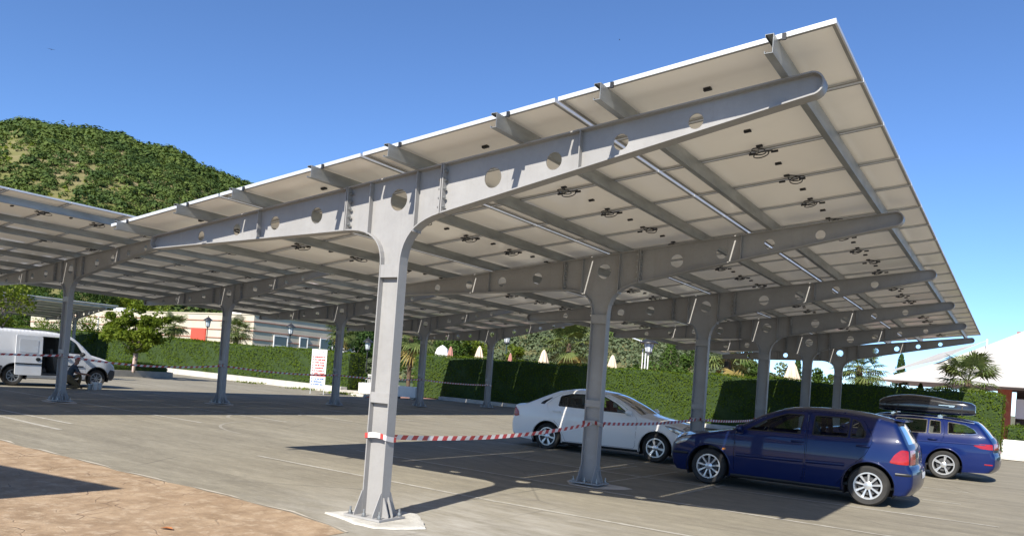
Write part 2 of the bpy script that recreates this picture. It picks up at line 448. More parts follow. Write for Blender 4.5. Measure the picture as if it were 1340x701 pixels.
# ------------------------------------------------------------------ ground
def concrete():
    t = NT('concrete_paving'); c = t.world(); st = t.world((.22, 1.6, 1), rad(12))
    base = t.mix(t.noise(c, .35, 6, .62), (0.250, 0.224, 0.168), (0.318, 0.288, 0.220))
    base = t.mix(t.math('MULTIPLY', t.noise(st, 1.3, 7, .66, .40, .66), .85), base, (0.180, 0.161, 0.123))
    st2 = t.world((.16, 2.6, 1), rad(-16))
    base = t.mix(t.math('MULTIPLY', t.noise(st2, .9, 6, .7, .5, .75), .45), base, (0.400, 0.364, 0.288))
    base = t.mix(t.math('MULTIPLY', t.noise(c, .9, 5, .75, .60, .78), .55), base, (0.153, 0.140, 0.111))
    sp = t.world((.55, 1.5, 1), rad(20))
    base = t.mix(t.math('MULTIPLY', t.noise(sp, 4.5, 6, .72, .40, .68), .62), base, (0.174, 0.154, 0.118))
    base = t.mix(t.math('MULTIPLY', t.noise(sp, 11, 5, .75, .50, .70), .40), base, (0.384, 0.349, 0.276))
    base = t.mix(t.math('MULTIPLY', t.noise(c, 48, 3, .7, .45, .75), .40), base, (0.145, 0.132, 0.104))
    # pale cement dust trodden around the nearest column
    dp = t.node('ShaderNodeVectorMath', operation='DISTANCE'); dp.inputs[1].default_value = (.7, .4, 0); t.link(c, dp.inputs[0])
    dm = t.node('ShaderNodeMapRange'); dm.inputs['From Min'].default_value = .3; dm.inputs['From Max'].default_value = 2.9; dm.inputs['To Min'].default_value = 1; dm.inputs['To Max'].default_value = 0
    t.link(dp.outputs['Value'], dm.inputs['Value'])
    base = t.mix(t.math('MULTIPLY', t.math('MULTIPLY', dm.outputs['Result'], t.noise(sp, 1.6, 6, .7, .35, .62)), .6), base, (0.504, 0.478, 0.428))
    # hairline cracks
    v = t.node('ShaderNodeTexVoronoi', feature='DISTANCE_TO_EDGE', i_Scale=.33); w = t.node('ShaderNodeTexNoise', i_Scale=1.2, i_Detail=5.0)
    mx = t.node('ShaderNodeMix', data_type='RGBA'); mx.inputs[0].default_value = .25; t.link(c, mx.inputs[6]); t.link(w.outputs['Color'], mx.inputs[7]); t.link(mx.outputs[2], v.inputs['Vector'])
    k = t.node('ShaderNodeMapRange'); k.inputs['From Min'].default_value = 0; k.inputs['From Max'].default_value = .007; k.inputs['To Min'].default_value = .5; k.inputs['To Max'].default_value = 0
    t.link(v.outputs['Distance'], k.inputs['Value'])
    base = t.mix(t.math('MULTIPLY', k.outputs['Result'], t.noise(c, .5, 3, .5, .45, .6)), base, (0.092, 0.082, 0.071))
    t.link(base, t.p.inputs['Base Color']); t.p.inputs['Roughness'].default_value = .82; t.p.inputs['Specular IOR Level'].default_value = .25
    t.bump(t.noise(c, 55, 5, .7, 0, 1), .006, .5); return t.mat
M['concrete'] = concrete()
def stamped():
    t = NT('stamped_tan_concrete'); c = t.world()
    base = t.mix(t.noise(c, .8, 6, .6), (0.342, 0.236, 0.145), (0.436, 0.321, 0.207))
    base = t.mix(t.math('MULTIPLY', t.noise(c, 2.6, 6, .7, .44, .62), .8), base, (0.239, 0.163, 0.096))
    base = t.mix(t.math('MULTIPLY', t.noise(t.world((1, .6, 1)), 4.5, 6, .68, .44, .64), .6), base, (0.257, 0.176, 0.108))
    base = t.mix(t.math('MULTIPLY', t.noise(c, 6, 5, .75, .50, .68), .7), base, (0.513, 0.402, 0.282))
    base = t.mix(t.math('MULTIPLY', t.noise(c, 45, 3, .7, .50, .75), .35), base, (0.214, 0.145, 0.091))
    w = t.node('ShaderNodeTexNoise', i_Scale=2.2, i_Detail=4.0); t.link(c, w.inputs['Vector'])
    mx = t.node('ShaderNodeMix', data_type='RGBA'); mx.inputs[0].default_value = .14; t.link(c, mx.inputs[6]); t.link(w.outputs['Color'], mx.inputs[7])
    v = t.node('ShaderNodeTexVoronoi', feature='DISTANCE_TO_EDGE', i_Scale=2.9); t.link(mx.outputs[2], v.inputs['Vector'])
    k = t.node('ShaderNodeMapRange'); k.inputs['From Min'].default_value = .0; k.inputs['From Max'].default_value = .022; k.inputs['To Min'].default_value = 1; k.inputs['To Max'].default_value = 0
    t.link(v.outputs['Distance'], k.inputs['Value'])
    f = t.math('MULTIPLY', k.outputs['Result'], t.noise(c, 1.5, 3, .5, .47, .62))
    base = t.mix(t.math('MULTIPLY', f, .8), base, (0.171, 0.111, 0.071))
    t.link(base, t.p.inputs['Base Color']); t.p.inputs['Roughness'].default_value = .75; t.p.inputs['Specular IOR Level'].default_value = .25
    h = t.math('SUBTRACT', t.noise(c, 12, 6, .65, 0, 1), t.math('MULTIPLY', f, .8)); t.bump(h, .02, .5); return t.mat
M['stamped'] = stamped()
M['kerb'] = mat('pale_concrete_kerb', (.60, .57, .51), .85, c2=(.42, .39, .34), scale=2.5, bump=.006)
M['kerbgrey'] = mat('weathered_kerb', (.30, .275, .23), .85, c2=(.40, .37, .31), scale=2, bump=.006)
M['patch'] = mat('fresh_white_mortar', (.56, .54, .49), .9, c2=(.38, .355, .30), scale=4, bump=.02, bscale=22)
M['seam'] = mat('worn_seam', (.50, .455, .375), .9, c2=(.36, .31, .24), scale=3)
def linepaint():
    t = NT('worn_line_paint'); c = t.world(); n = t.noise(c, 5, 6, .75, .38, .66)
    col = t.mix(t.math('MULTIPLY', n, .9), (.30, .275, .225), (.50, .475, .415)); t.link(col, t.p.inputs['Base Color']); t.p.inputs['Roughness'].default_value = .8; return t.mat
M['line'] = linepaint()
M['skid'] = mat('tyre_mark_rubber', (.25, .23, .19), .85, c2=(.33, .305, .25), scale=4)
M['earth'] = mat('dry_grass_earth', (.10, .105, .045), .9, c2=(.17, .145, .075), scale=.4)
M['redpave'] = mat('red_paving', (.36, .2, .16), .8, c2=(.28, .15, .12), scale=5)

def sheet(name, outl, z, m, hole=None, step=None, kind='structure'):
    # a flat sheet that follows the rise of the lot, split where the rise begins
    xs = [p[0] for p in outl]; mb = MB()
    for lo, hi in ((-1e6, 0), (0, 1e6)):
        poly = []
        n = len(outl)
        for i in range(n):
            a, b = outl[i], outl[(i + 1) % n]
            if lo <= a[0] <= hi: poly.append(a)
            if (a[0] < 0) != (b[0] < 0) and a[0] != 0 and b[0] != 0:
                t = a[0] / (a[0] - b[0]); poly.append((0, a[1] + t * (b[1] - a[1])))
        if len(poly) >= 3:
            vs, tr = cdt(poly, [], None)
            tr = [q if (vs[q[1]][0] - vs[q[0]][0]) * (vs[q[2]][1] - vs[q[0]][1]) - (vs[q[1]][1] - vs[q[0]][1]) * (vs[q[2]][0] - vs[q[0]][0]) > 0 else q[::-1] for q in tr]
            mb.add([(x, y, z + gz(x)) for x, y in vs], tr)
    return tag(mb.build(name, m), kind=kind)
def box_run(name, a, b, w, h, m, z0=0.0, bev=.0, kind='structure'):
    a = Vector(a); b = Vector(b); d = (b - a).normalized(); n = Vector((-d.y, d.x)) * w; mb = MB()
    q = [a, b, b + n, a + n]
    V = [(p.x, p.y, gz(p.x) + z0) for p in q] + [(p.x, p.y, gz(p.x) + z0 + h) for p in q]
    mb.add(V, [(3, 2, 1, 0), (4, 5, 6, 7), (0, 1, 5, 4), (1, 2, 6, 5), (2, 3, 7, 6), (3, 0, 4, 7)])
    return tag(mb.build(name, m), kind=kind)

sheet('ground', [(-1500, -700), (1500, -700), (1500, 1500), (-1500, 1500)], -.05, M['earth'])
sheet('parking_lot', [(-90, -60), (60, -60), (60, 27.3), (-20.2, 27.3), (-20.2, 22.55), (-90, 22.55)], 0, M['concrete'])
edge = []
for k in range(41):
    x = -14 + (.30 + 14) * k / 40
    edge.append((x, -.47 + .025 * math.sin(x * 2.1) + .018 * math.sin(x * 7 + 1) - (.28 * max(0, (x + .9) / 1.2)**2 if x > -.9 else 0) + (-.03 * (x + 5) if x < -5 else 0)))
sheet('stamped_paving', [(-14, -40), (.3, -40)] + edge[::-1], .004, M['stamped'])
# weathered pale seam along the edge of the stamped concrete
seam = [(p[0], p[1] + .02) for p in edge[10:]] + [(p[0], p[1] + .045 + .022 * math.sin(p[0] * 5) + .018 * math.sin(p[0] * 13)) for p in edge[10:][::-1]]
sheet('paving_seam', seam, .007, M['seam'])
pt = [(-.52, -.20), (-.2, -.27), (.06, -.36), (.34, -.36), (.50, -.22), (.66, .04), (.45, .26), (.12, .56), (-.12, .50), (-.40, .12)]
pt = [(x * (1 + .012 * math.sin(i * 2.3)) , y * (1 + .015 * math.sin(i * 1.7 + 1))) for i, (x, y) in enumerate(densify(pt, .09, True))]
mb = MB(); k = len(pt); mb.add([(x * 1.02, y * 1.02, .004) for x, y in pt] + [(x, y, .022) for x, y in pt] + [(x * .93, y * .93, .027) for x, y in pt], [(i, (i + 1) % k, k + (i + 1) % k, k + i) for i in range(k)] + [(k + i, k + (i + 1) % k, 2 * k + (i + 1) % k, 2 * k + i) for i in range(k)] + [tuple(range(2 * k, 3 * k))])
tag(mb.build('concrete_patch', M['patch'], recalc=True), kind='structure')
for k, (cx, cy) in enumerate([(.1, 4.95), (-14.88, 4.26), (-14.88, 9.05), (0.05, 9.75)]):
    sheet('concrete_patch', [(cx + .52 * math.cos(a) * (1 + .2 * math.sin(3 * a + k)), cy + .42 * math.sin(a) * (1 + .15 * math.cos(2 * a + k))) for a in [2 * PI * i / 14 for i in range(14)]], .005, M['kerb'])
# painted bays: long lines along the arms, short ones along the row
def pline(a, b, w=.075):
    a = Vector(a); b = Vector(b); d = (b - a).normalized(); n = Vector((-d.y, d.x)) * w / 2
    N = max(1, int((b - a).length / .5)); 
    L = [a + (b - a) * i / N for i in range(N + 1)]
    q = [p + n * (1 + .12 * math.sin(p.x * 9 + p.y * 5)) for p in L] + [p - n * (1 + .12 * math.sin(p.x * 8 - p.y * 6)) for p in L[::-1]]
    sheet('parking_line', [tuple(p) for p in q], .0045, M['line'])
for y in (2.2, 4.47, 6.9):
    pline((-4.62, y), (5.5, y - .04))
for y in (9.3, 11.7, 14.2, 16.6, 19.1, 21.5): pline((-4.7, y), (4.9, y))
pline((1.32, 5.3), (1.40, 7.4), .06); pline((-.80, 6.6), (-.76, 8.5), .06); pline((.02, 5.6), (.10, 8.5), .06); pline((-1.1, 4.8), (-1.0, 8.9), .05)
for y in (-3.0, -.6, 1.85, 4.7, 7.1, 9.4, 11.8, 14.3, 16.7, 19.0): pline((-18.9, y), (-9.6, y), .09)
pline((-12.6, 1.3), (-8.7, 1.15), .11)
# tyre marks left by turning cars
def skid(cx, cy, r, a0, a1, w=.10):
    P = [(cx + r * math.cos(a), cy + r * .9 * math.sin(a)) for a in np.linspace(a0, a1, 26)]
    Q = [(cx + (r - w) * math.cos(a), cy + (r - w) * .9 * math.sin(a)) for a in np.linspace(a0, a1, 26)]
    sheet('tyre_mark', P + Q[::-1], .0032, M['skid'])
skid(-9.2, 5.4, 4.0, 1.5, 3.9); skid(-8.6, 8.9, 3.7, 1.6, 4.1); skid(-8.0, 8.4, 4.6, 1.9, 3.9); skid(-8.7, 11.6, 3.9, 1.7, 4.0)
skid(-7.2, 6.5, 2.7, 2.6, 4.6, .07)
# kerbs
box_run('kerb', (-85, 22.1), (-23.0, 22.1), .45, .30, M['kerb'])
box_run('kerb', (-23.0, 22.1), (-21.2, 24.5), .3, .16, M['kerb'])
box_run('kerb', (-19.9, 26.15), (9, 26.15), .35, .17, M['kerb'])
box_run('kerb', (-29.6, 6.0), (-30.9, 18.0), .25, .30, M['kerbgrey'])
box_run('kerb', (-30.9, 18.0), (-34.0, 18.4), .25, .30, M['kerbgrey'])
sheet('path', [(-23.2, 22.5), (-20.3, 22.5), (-20.2, 27), (-26, 60), (-36, 60)], -.02, M['redpave'])
sheet('terrace', [(-20, 27.3), (30, 27.3), (45, 75), (-28, 75)], -.02, M['redpave'])
sheet('lawn', [(-120, 22.56), (-23.4, 22.56), (-36, 60), (-120, 60)], -.015, mat('lawn_grass', (.05, .085, .02), .9, c2=(.09, .11, .035), scale=.6))
# ------------------------------------------------------------------ plants
def leaf_mesh(name, pts, size, m, parent=None, nrm=None, aspect=.55, jit=.5, jn=.55, mats=None, midx=None):
    # one rhombic leaf per point; nrm biases the facing
    pts = np.asarray(pts, float); N = len(pts); size = np.broadcast_to(size, (N,)) * RNG.uniform(1 - jit, 1 + jit * .6, N)
    n = RNG.normal(size=(N, 3))
    if nrm is not None: n = n * jn + nrm
    n /= np.linalg.norm(n, axis=1)[:, None] + 1e-9
    a = np.cross(n, RNG.normal(size=(N, 3))); a /= np.linalg.norm(a, axis=1)[:, None] + 1e-9; b = np.cross(n, a)
    s = size[:, None]
    V = np.stack([pts - a * s * .5, pts + b * s * aspect * .5 + n * s * .08, pts + a * s * .5, pts - b * s * aspect * .5 + n * s * .08], 1).reshape(-1, 3)
    me = bpy.data.meshes.new(name)
    me.vertices.add(4 * N); me.vertices.foreach_set('co', V.ravel().astype(np.float32))
    me.loops.add(4 * N); me.loops.foreach_set('vertex_index', np.arange(4 * N, dtype=np.int32))
    me.polygons.add(N); me.polygons.foreach_set('loop_start', np.arange(0, 4 * N, 4, dtype=np.int32)); me.polygons.foreach_set('loop_total', np.full(N, 4, np.int32))
    for q in (mats or [m]): me.materials.append(q)
    if midx is not None: me.polygons.foreach_set('material_index', midx.astype(np.int32))
    me.update(calc_edges=True)
    o = bpy.data.objects.new(name, me); COL.objects.link(o)
    if parent: o.parent = parent
    return o

M['hedge'] = leaf_mat('hedge_leaves', (.045, .085, .006), (.105, .16, .014), (.080, .115, .008), trans=.25)
M['hedgecore'] = mat('hedge_gap_shade', (.020, .040, .006), .95, c2=(.03, .055, .010), scale=6)  # filler body, coloured dark so gaps between leaves read as shaded voids
M['broad'] = leaf_mat('broad_leaves', (.11, .16, .018), (.20, .24, .035), (.09, .13, .015), trans=.4)
M['green'] = leaf_mat('tree_leaves', (.045, .095, .018), (.10, .16, .03), (.05, .085, .02), trans=.3)
M['dark'] = leaf_mat('dark_tree_leaves', (.022, .05, .014), (.05, .085, .022), trans=.2)
M['olive'] = leaf_mat('olive_leaves', (.10, .125, .065), (.16, .18, .105), (.07, .10, .045), trans=.15)
M['yellow'] = leaf_mat('yellow_green_leaves', (.17, .22, .03), (.27, .30, .06), (.10, .15, .02), trans=.4)
M['scrub'] = leaf_mat('hill_scrub_leaves', (.082, .118, .028), (.112, .148, .038), (.050, .084, .025), trans=.15, ns=.11, nlo=.40, nhi=.60)
M['palm'] = leaf_mat('palm_fronds', (.07, .105, .03), (.16, .19, .06), trans=.2, spec=.25)
M['palmdry'] = leaf_mat('dry_palm_fronds', (.24, .17, .06), (.32, .26, .09), trans=.2)
M['bark'] = mat('bark', (.13, .10, .075), .9, c2=(.20, .165, .125), scale=8, bump=.02, bscale=18)
M['fibre'] = mat('palm_fibre', (.07, .048, .03), .95, c2=(.14, .095, .06), scale=11, bump=.03, bscale=22)
M['lime'] = mat('limewashed_bark', (.55, .42, .38), .9, c2=(.42, .30, .26), scale=6)

def hedge(a, b, w, h, label, dens=420, leaf=.06, group='clipped green hedges', z0=None, sides=(1, 1, 1, 1)):
    # a..b is the front face; the body lies to the left of a->b ... here behind it
    a = np.array(a, float); b = np.array(b, float); L = np.linalg.norm(b - a); d = (b - a) / L; n = np.array([-d[1], d[0]])
    g0 = gz(a[0]); g1 = gz(b[0])
    root = empty('hedge', (0, 0, 0), 0, label, 'hedge', group)
    # lumpy inner body
    mb = MB(); nx = max(2, int(L / .35)); nz = 7
    prof = [(0, 0.02), (0.02, h * .35), (.03, h * .7), (.06, h - .12), (.16, h - .03), (w / 2, h - .02), (w - .16, h - .03), (w - .05, h - .12), (w, h * .5), (w, 0.02)]
    V = []
    for i in range(nx + 1):
        t = i / nx; p = a + d * L * t; g = g0 + (g1 - g0) * t
        hv = 1 + .012 * math.sin(i * .7) + .01 * math.sin(i * 1.9 + 1)
        for (o, z) in prof:
            q = p + n * (o + .03 * math.sin(i * 1.3 + z * 3)); V.append((q[0], q[1], g + z * hv))
    k = len(prof)
    F = [(i * k + j, i * k + j + 1, (i + 1) * k + j + 1, (i + 1) * k + j) for i in range(nx) for j in range(k - 1)]
    F += [tuple(range(k)), tuple(nx * k + j for j in range(k - 1, -1, -1))]
    mb.add(V, F); mb.build('inner_body', M['hedgecore'], root, recalc=True)
    P = []; Nn = []
    def put(cnt, f):
        u = RNG.uniform(0, 1, (cnt, 2)); q, nn = f(u); P.append(q); Nn.append(np.broadcast_to(nn, q.shape))
    def face(off, sgn):
        def f(u):
            t = u[:, 0]; z = u[:, 1]**.95 * h; wob = .035 * np.sin(t * L * 2.3 + z * 3.1) + .03 * np.sin(t * L * .9 + 1) + .025 * np.sin(z * 7 + t * L * 4)
            hv = h * (.012 * np.sin(t * L * 2.0) + .012 * np.sin(t * L * .77))
            o = off + sgn * (RNG.uniform(-.03, .07, len(t)) + wob)
            q = a + np.outer(t * L, d) + np.outer(o, n)
            return np.column_stack([q, g0 + (g1 - g0) * t + z + hv * z / h]), np.array([sgn * n[0], sgn * n[1], .35])
        return f
    put(int(L * h * dens), face(0, -1))
    if sides[1]: put(int(L * h * dens * .25), face(w, 1))
    def top(u):
        t = u[:, 0]; q = a + np.outer(t * L, d) + np.outer(u[:, 1] * w, n)
        z = h + .035 * np.sin(t * L * 2.0) + .03 * np.sin(t * L * .77) + RNG.normal(0, .028, len(t)) + .04 * (RNG.uniform(0, 1, len(t)) > .93)
        return np.column_stack([q, g0 + (g1 - g0) * t + z]), np.array([0, 0, 1.])
    put(int(L * w * dens * 1.1), top)
    def endf(end):
        def f(u):
            base = (a if end == 0 else b) + (d * .04 if end else -d * .04); q = base + np.outer(u[:, 0] * w, n) + np.outer(RNG.normal(0, .03, len(u)), d)
            return np.column_stack([q, (g0 if end == 0 else g1) + u[:, 1] * h]), np.array([*(d if end else -d), .3])
        return f
    for e in (0, 1): put(int(w * h * dens), endf(e))
    leaf_mesh('foliage', np.vstack(P), leaf, M['hedge'], root, np.vstack(Nn))
    return root

hedge((-22.2, 26.75), (5.15, 26.75), 1.1, 2.30, 'long tall hedge behind the parked cars, half in carport shade', leaf=.075, dens=330)
hedge((-45.5, 22.75), (-23.2, 22.75), 1.2, 2.05, 'long sunlit hedge in front of the beige building', leaf=.085, dens=290)
hedge((-80, 28.6), (-45, 28.6), 1.2, 2.25, 'dark shaded hedge behind the white van', leaf=.12, dens=120)
hedge((-29.8, 6.2), (-31.1, 17.8), 2.6, .62, 'low clipped hedge on the kerbed island right of the white van', leaf=.065, dens=380)
hedge((5.35, 28.4), (14, 28.4), 1.0, 1.15, 'low hedge behind the white planter trough at the right edge', leaf=.06, dens=420)

def limb_path(p, q, bend=.15, n=5):
    p = np.array(p, float); q = np.array(q, float); L = np.linalg.norm(q - p); o = RNG.normal(0, bend * L / 2, 3)
    return [tuple(p + (q - p) * t + o * math.sin(PI * t)) for t in np.linspace(0, 1, n)]

def tree(loc, h, crown_r, crown_h, m, label, cat='tree', group='trees behind the hedges', trunk=None, leaf=.14, n=5000, clusters=38, tr=.10, name='broadleaf_tree', lime=False, trunk_h=None, shape=1.0):
    root = empty(name, loc, 0, label, cat, group)
    th = trunk_h if trunk_h is not None else h - crown_h * .75
    mb = MB(); top = (RNG.normal(0, .08), RNG.normal(0, .08), h - crown_h * .45)
    mb.tube(limb_path((0, 0, -.05), top, .05, 7), list(np.linspace(tr, tr * .35, 7)), 8)
    cc = np.array([0, 0, h - crown_h / 2]); C = []
    while len(C) < clusters:
        p = RNG.uniform(-1, 1, 3)
        r = np.linalg.norm(p)
        if r > 1 or r < .25: continue
        sh = 1 - (shape < 1) * (1 - shape) * (p[2] + 1) / 2
        C.append(cc + p * np.array([crown_r * sh, crown_r * sh, crown_h / 2]) * (1 + .16 * RNG.normal()))
    for c in C[:min(14, clusters // 3)]: mb.tube(limb_path((top[0] * .5, top[1] * .5, th * RNG.uniform(.75, 1.05)), c, .12), list(np.linspace(tr * .42, tr * .1, 5)), 5, cap=False)
    mb.build('trunk', M['bark'], root, smooth=60)
    if lime: 
        k = MB(); k.tube([(0, 0, 0), (0, 0, .5), (0, 0, .95)], [tr * 1.08, tr * 1.03, tr * 1.0], 8); k.build('limewash', M['lime'], root, smooth=60)
    C = np.array(C); cs = RNG.uniform(.55, 1.15, len(C)) * (crown_r * crown_r * crown_h / len(C))**(1 / 3) * .95
    idx = RNG.integers(0, len(C), n); off = RNG.normal(size=(n, 3)); off /= np.linalg.norm(off, axis=1)[:, None]
    rr = RNG.uniform(.35, 1, n)**.6
    P = C[idx] + off * (cs[idx] * rr)[:, None] * np.array([1, 1, .8])
    leaf_mesh('crown', P, leaf, m, root, off * .5 + np.array([0, 0, .35]))
    return root

def cypress(loc, h, r, label, m=None, group='conifers behind the hedge'):
    root = empty('cypress_tree', loc, 0, label, 'conifer', group)
    mb = MB(); mb.tube([(0, 0, 0), (0, 0, h * .5), (0, 0, h * .95)], [.13, .08, .02], 7); mb.build('trunk', M['bark'], root)
    n = int(2600 * (h / 5)); z = RNG.uniform(.06, 1, n); a = RNG.uniform(0, 2 * PI, n)
    prof = np.minimum(1, (1.02 - z) * 2.1)**.75 * (.72 + .28 * np.minimum(1, z * 6)) * (.85 + .25 * np.sin(a * 3 + z * 19) * np.sin(z * 31 + a))
    rr = r * prof * RNG.uniform(.45, 1.05, n)
    P = np.column_stack([rr * np.cos(a), rr * np.sin(a), z * h]); leaf_mesh('crown', P, .20, m or M['dark'], root, np.column_stack([np.cos(a), np.sin(a), .6 + 0 * a]), aspect=.4)
    return root

def palm(loc, h, label, r=.95, nf=40, dry=3, group='fan palms', tr=.13):
    root = empty('fan_palm', loc, 0, label, 'palm', group)
    mb = MB(); lean = RNG.normal(0, .08, 2)
    mb.tube([(lean[0] * t, lean[1] * t, h * t) for t in (-.01, .2, .4, .6, .8, 1)], [tr * .9, tr, tr * 1.05, tr * 1.2, tr * 1.35, tr * .9], 12); mb.build('trunk', M['fibre'], root, smooth=50)
    def fronds(cnt, lo, hi, m, name, k0):
        mb = MB()
        for i in range(cnt):
            az = 2.39996 * (i + k0) + RNG.normal(0, .2); el = rad(RNG.uniform(lo, hi)); L = r * RNG.uniform(.5, .75)
            d = Vector((math.cos(az) * math.cos(el), math.sin(az) * math.cos(el), math.sin(el)))
            p0 = Vector((lean[0], lean[1], h - .05)); p1 = p0 + d * L; drop = Vector((0, 0, -.10 * L))
            mb.tube([p0, p0 + d * L * .5 + Vector((0, 0, .02)), p1 + drop * .3], [.014, .011, .009], 4)
            side = d.cross(Vector((0, 0, 1))).normalized(); up = side.cross(d).normalized(); R = r * RNG.uniform(.48, .66)
            hub = p1 + drop * .3
            for s in range(19):
                t = (s - 9) / 9; an = t * rad(118)
                u = (d * math.cos(an) + side * math.sin(an)); LL = R * (1 - .28 * abs(t)**2)
                a = hub + u * LL * .55 + up * (-.05 * LL * abs(t)); e = hub + u * LL + Vector((0, 0, -LL * RNG.uniform(.10, .45)))
                w = up.cross(u).normalized() * (.026 * r)
                mb.add([hub, a + w, e, a - w], [(0, 1, 2, 3)])
        mb.build(name, m, root)
    fronds(nf, -38, 70, M['palm'], 'crown', 0)
    if dry: fronds(dry, -72, -50, M['palmdry'], 'dry_skirt', 3)
    return root
# --- palms (bases on the ground behind the hedges)
for x, y, h, r, lab in [
    (-59.5, 36.5, 3.7, 1.35, 'fan palm beside the broadleaf tree in front of the beige wall'),
    (-41.9, 30.0, 3.35, 1.15, 'fan palm above the sunlit hedge, left of the building windows'),
    (-40.2, 38.5, 4.1, 1.35, 'fan palm behind the third far column, at the end of the building'),
    (-26.2, 31.0, 3.5, 1.7, 'yellowish fan palm between the front column and the far hedge'),
    (-16.8, 34.5, 3.75, 1.7, 'dense fan palm above the hedge behind the second front column'),
    (-6.2, 31.0, 3.55, 1.5, 'shaggy fan palm with a dark trunk above the dark hedge'),
    (-.76, 34.0, 3.35, 1.25, 'big fan palm seen under the last arm, behind the slanted white pole'),
    (3.95, 32.2, 2.95, 1.35, 'fan palm in front of the white tent at right')]:
    palm((x, y, gz(x) - .02), h, lab, r)
# --- trees
tree((-30.0, 15.3, gz(-30) + .28), 3.05, 1.4, 2.0, M['broad'], 'lime-green broadleaf tree with pale trunk on the kerbed island', leaf=.20, n=5200, clusters=50, tr=.07, lime=True, trunk_h=1.2, group='broadleaf trees on the island')
tree((-27.4, 8.0, gz(-27) + .28), 4.0, 1.25, 2.5, M['yellow'], 'yellow-green tree cut by the left edge above the white van', leaf=.15, n=3600, clusters=34, tr=.07, trunk_h=1.4, group='broadleaf trees on the island')
tree((-58.8, 30.5, .6), 4.1, 2.6, 3.0, M['broad'], 'light green shrubby tree left of the island tree, over the dark hedge', leaf=.22, n=2600, clusters=40)
for i, (x, y, h, r, ch, m, lab) in enumerate([
    (-75.04, 33, 3.24, 1.96, 2.92, 'yellow', 'yellow-green bush tree above the dark hedge, at the van roof'),
    (-71.19, 33, 4.31, 2.2, 3.88, 'green', 'round green tree beyond the dark hedge, behind the first far column'),
    (-114.11, 50, 8.9, 4.85, 8.01, 'green', 'tall green tree under the hill at far left'),
    (-103.49, 52, 9.03, 4.88, 8.13, 'dark', 'tall dark tree behind the distant carport'),
    (-104.69, 60, 9.45, 5.21, 8.5, 'yellow', 'tall light green tree at the foot of the hill'),
    (-44.45, 45, 4.99, 2.06, 4.12, 'dark', 'dark tree at the right end of the beige building'),
    (-46.56, 50, 6.01, 2.52, 5.04, 'green', 'tall green tree behind the sunlit front column'),
    (-34.96, 37, 2.11, 0.86, 1.72, 'olive', 'grey-green olive tree left of the front column'),
    (-33.12, 33, 1.86, 1.06, 1.67, 'dark', 'dark round shrub behind the white chairs'),
    (-30.71, 31.8, 0.85, 0.71, 0.76, 'green', 'bright low bush beside the front column, behind the planters'),
    (-35.67, 44, 5.19, 1.9, 3.89, 'dark', 'dark green tree just right of the front column'),
    (-26.65, 36, 4.39, 1.56, 3.29, 'green', 'leafy green tree behind the reddish umbrella'),
    (-26.43, 38, 4.48, 1.39, 3.36, 'broad', 'bright green tree behind the beige umbrella of the last far column'),
    (-20.02, 33.5, 3.61, 0.6, 2.71, 'broad', 'slim bright tree beside the dark green lamp post'),
    (-12.48, 34.5, 2.87, 0.65, 2.15, 'green', 'young green tree right of the beige umbrella above the lit hedge'),
    (-9.66, 35, 3.66, 0.92, 2.74, 'green', 'round green tree left of the third front column'),
    (-6.99, 38, 3.58, 0.77, 2.68, 'green', 'light green tree right of the shaggy palm'),
    (-6.03, 40, 3.22, 0.8, 2.42, 'olive', 'grey-green tree between the fourth and fifth columns'),
    (-3.35, 37.5, 3.43, 0.69, 2.57, 'green', 'small pointed green tree between the last two columns')]):
    tree((x, y, gz(x) - .02), h, r, ch, M[m], lab, leaf=.11 + .009 * (y - 28), n=int(1500 + 750 * r * ch ** .5), clusters=int(22 + 6 * r), tr=.05 + .02 * r)
cypress((-11.3, 36.5, .1), 4.56, .97, 'broad green conifer beyond the hedge, right of the lantern', M['green'])
cypress((-5.94, 44, .0), 4.25, .5, 'dark cypress between the fourth and fifth columns')
cypress((-.88, 50, 0), 5.0, .68, 'slim cypress against the sky left of the tents')
cypress((.23, 51, 0), 3.2, .6, 'short conifer tip above the hedge, just left of the tents')

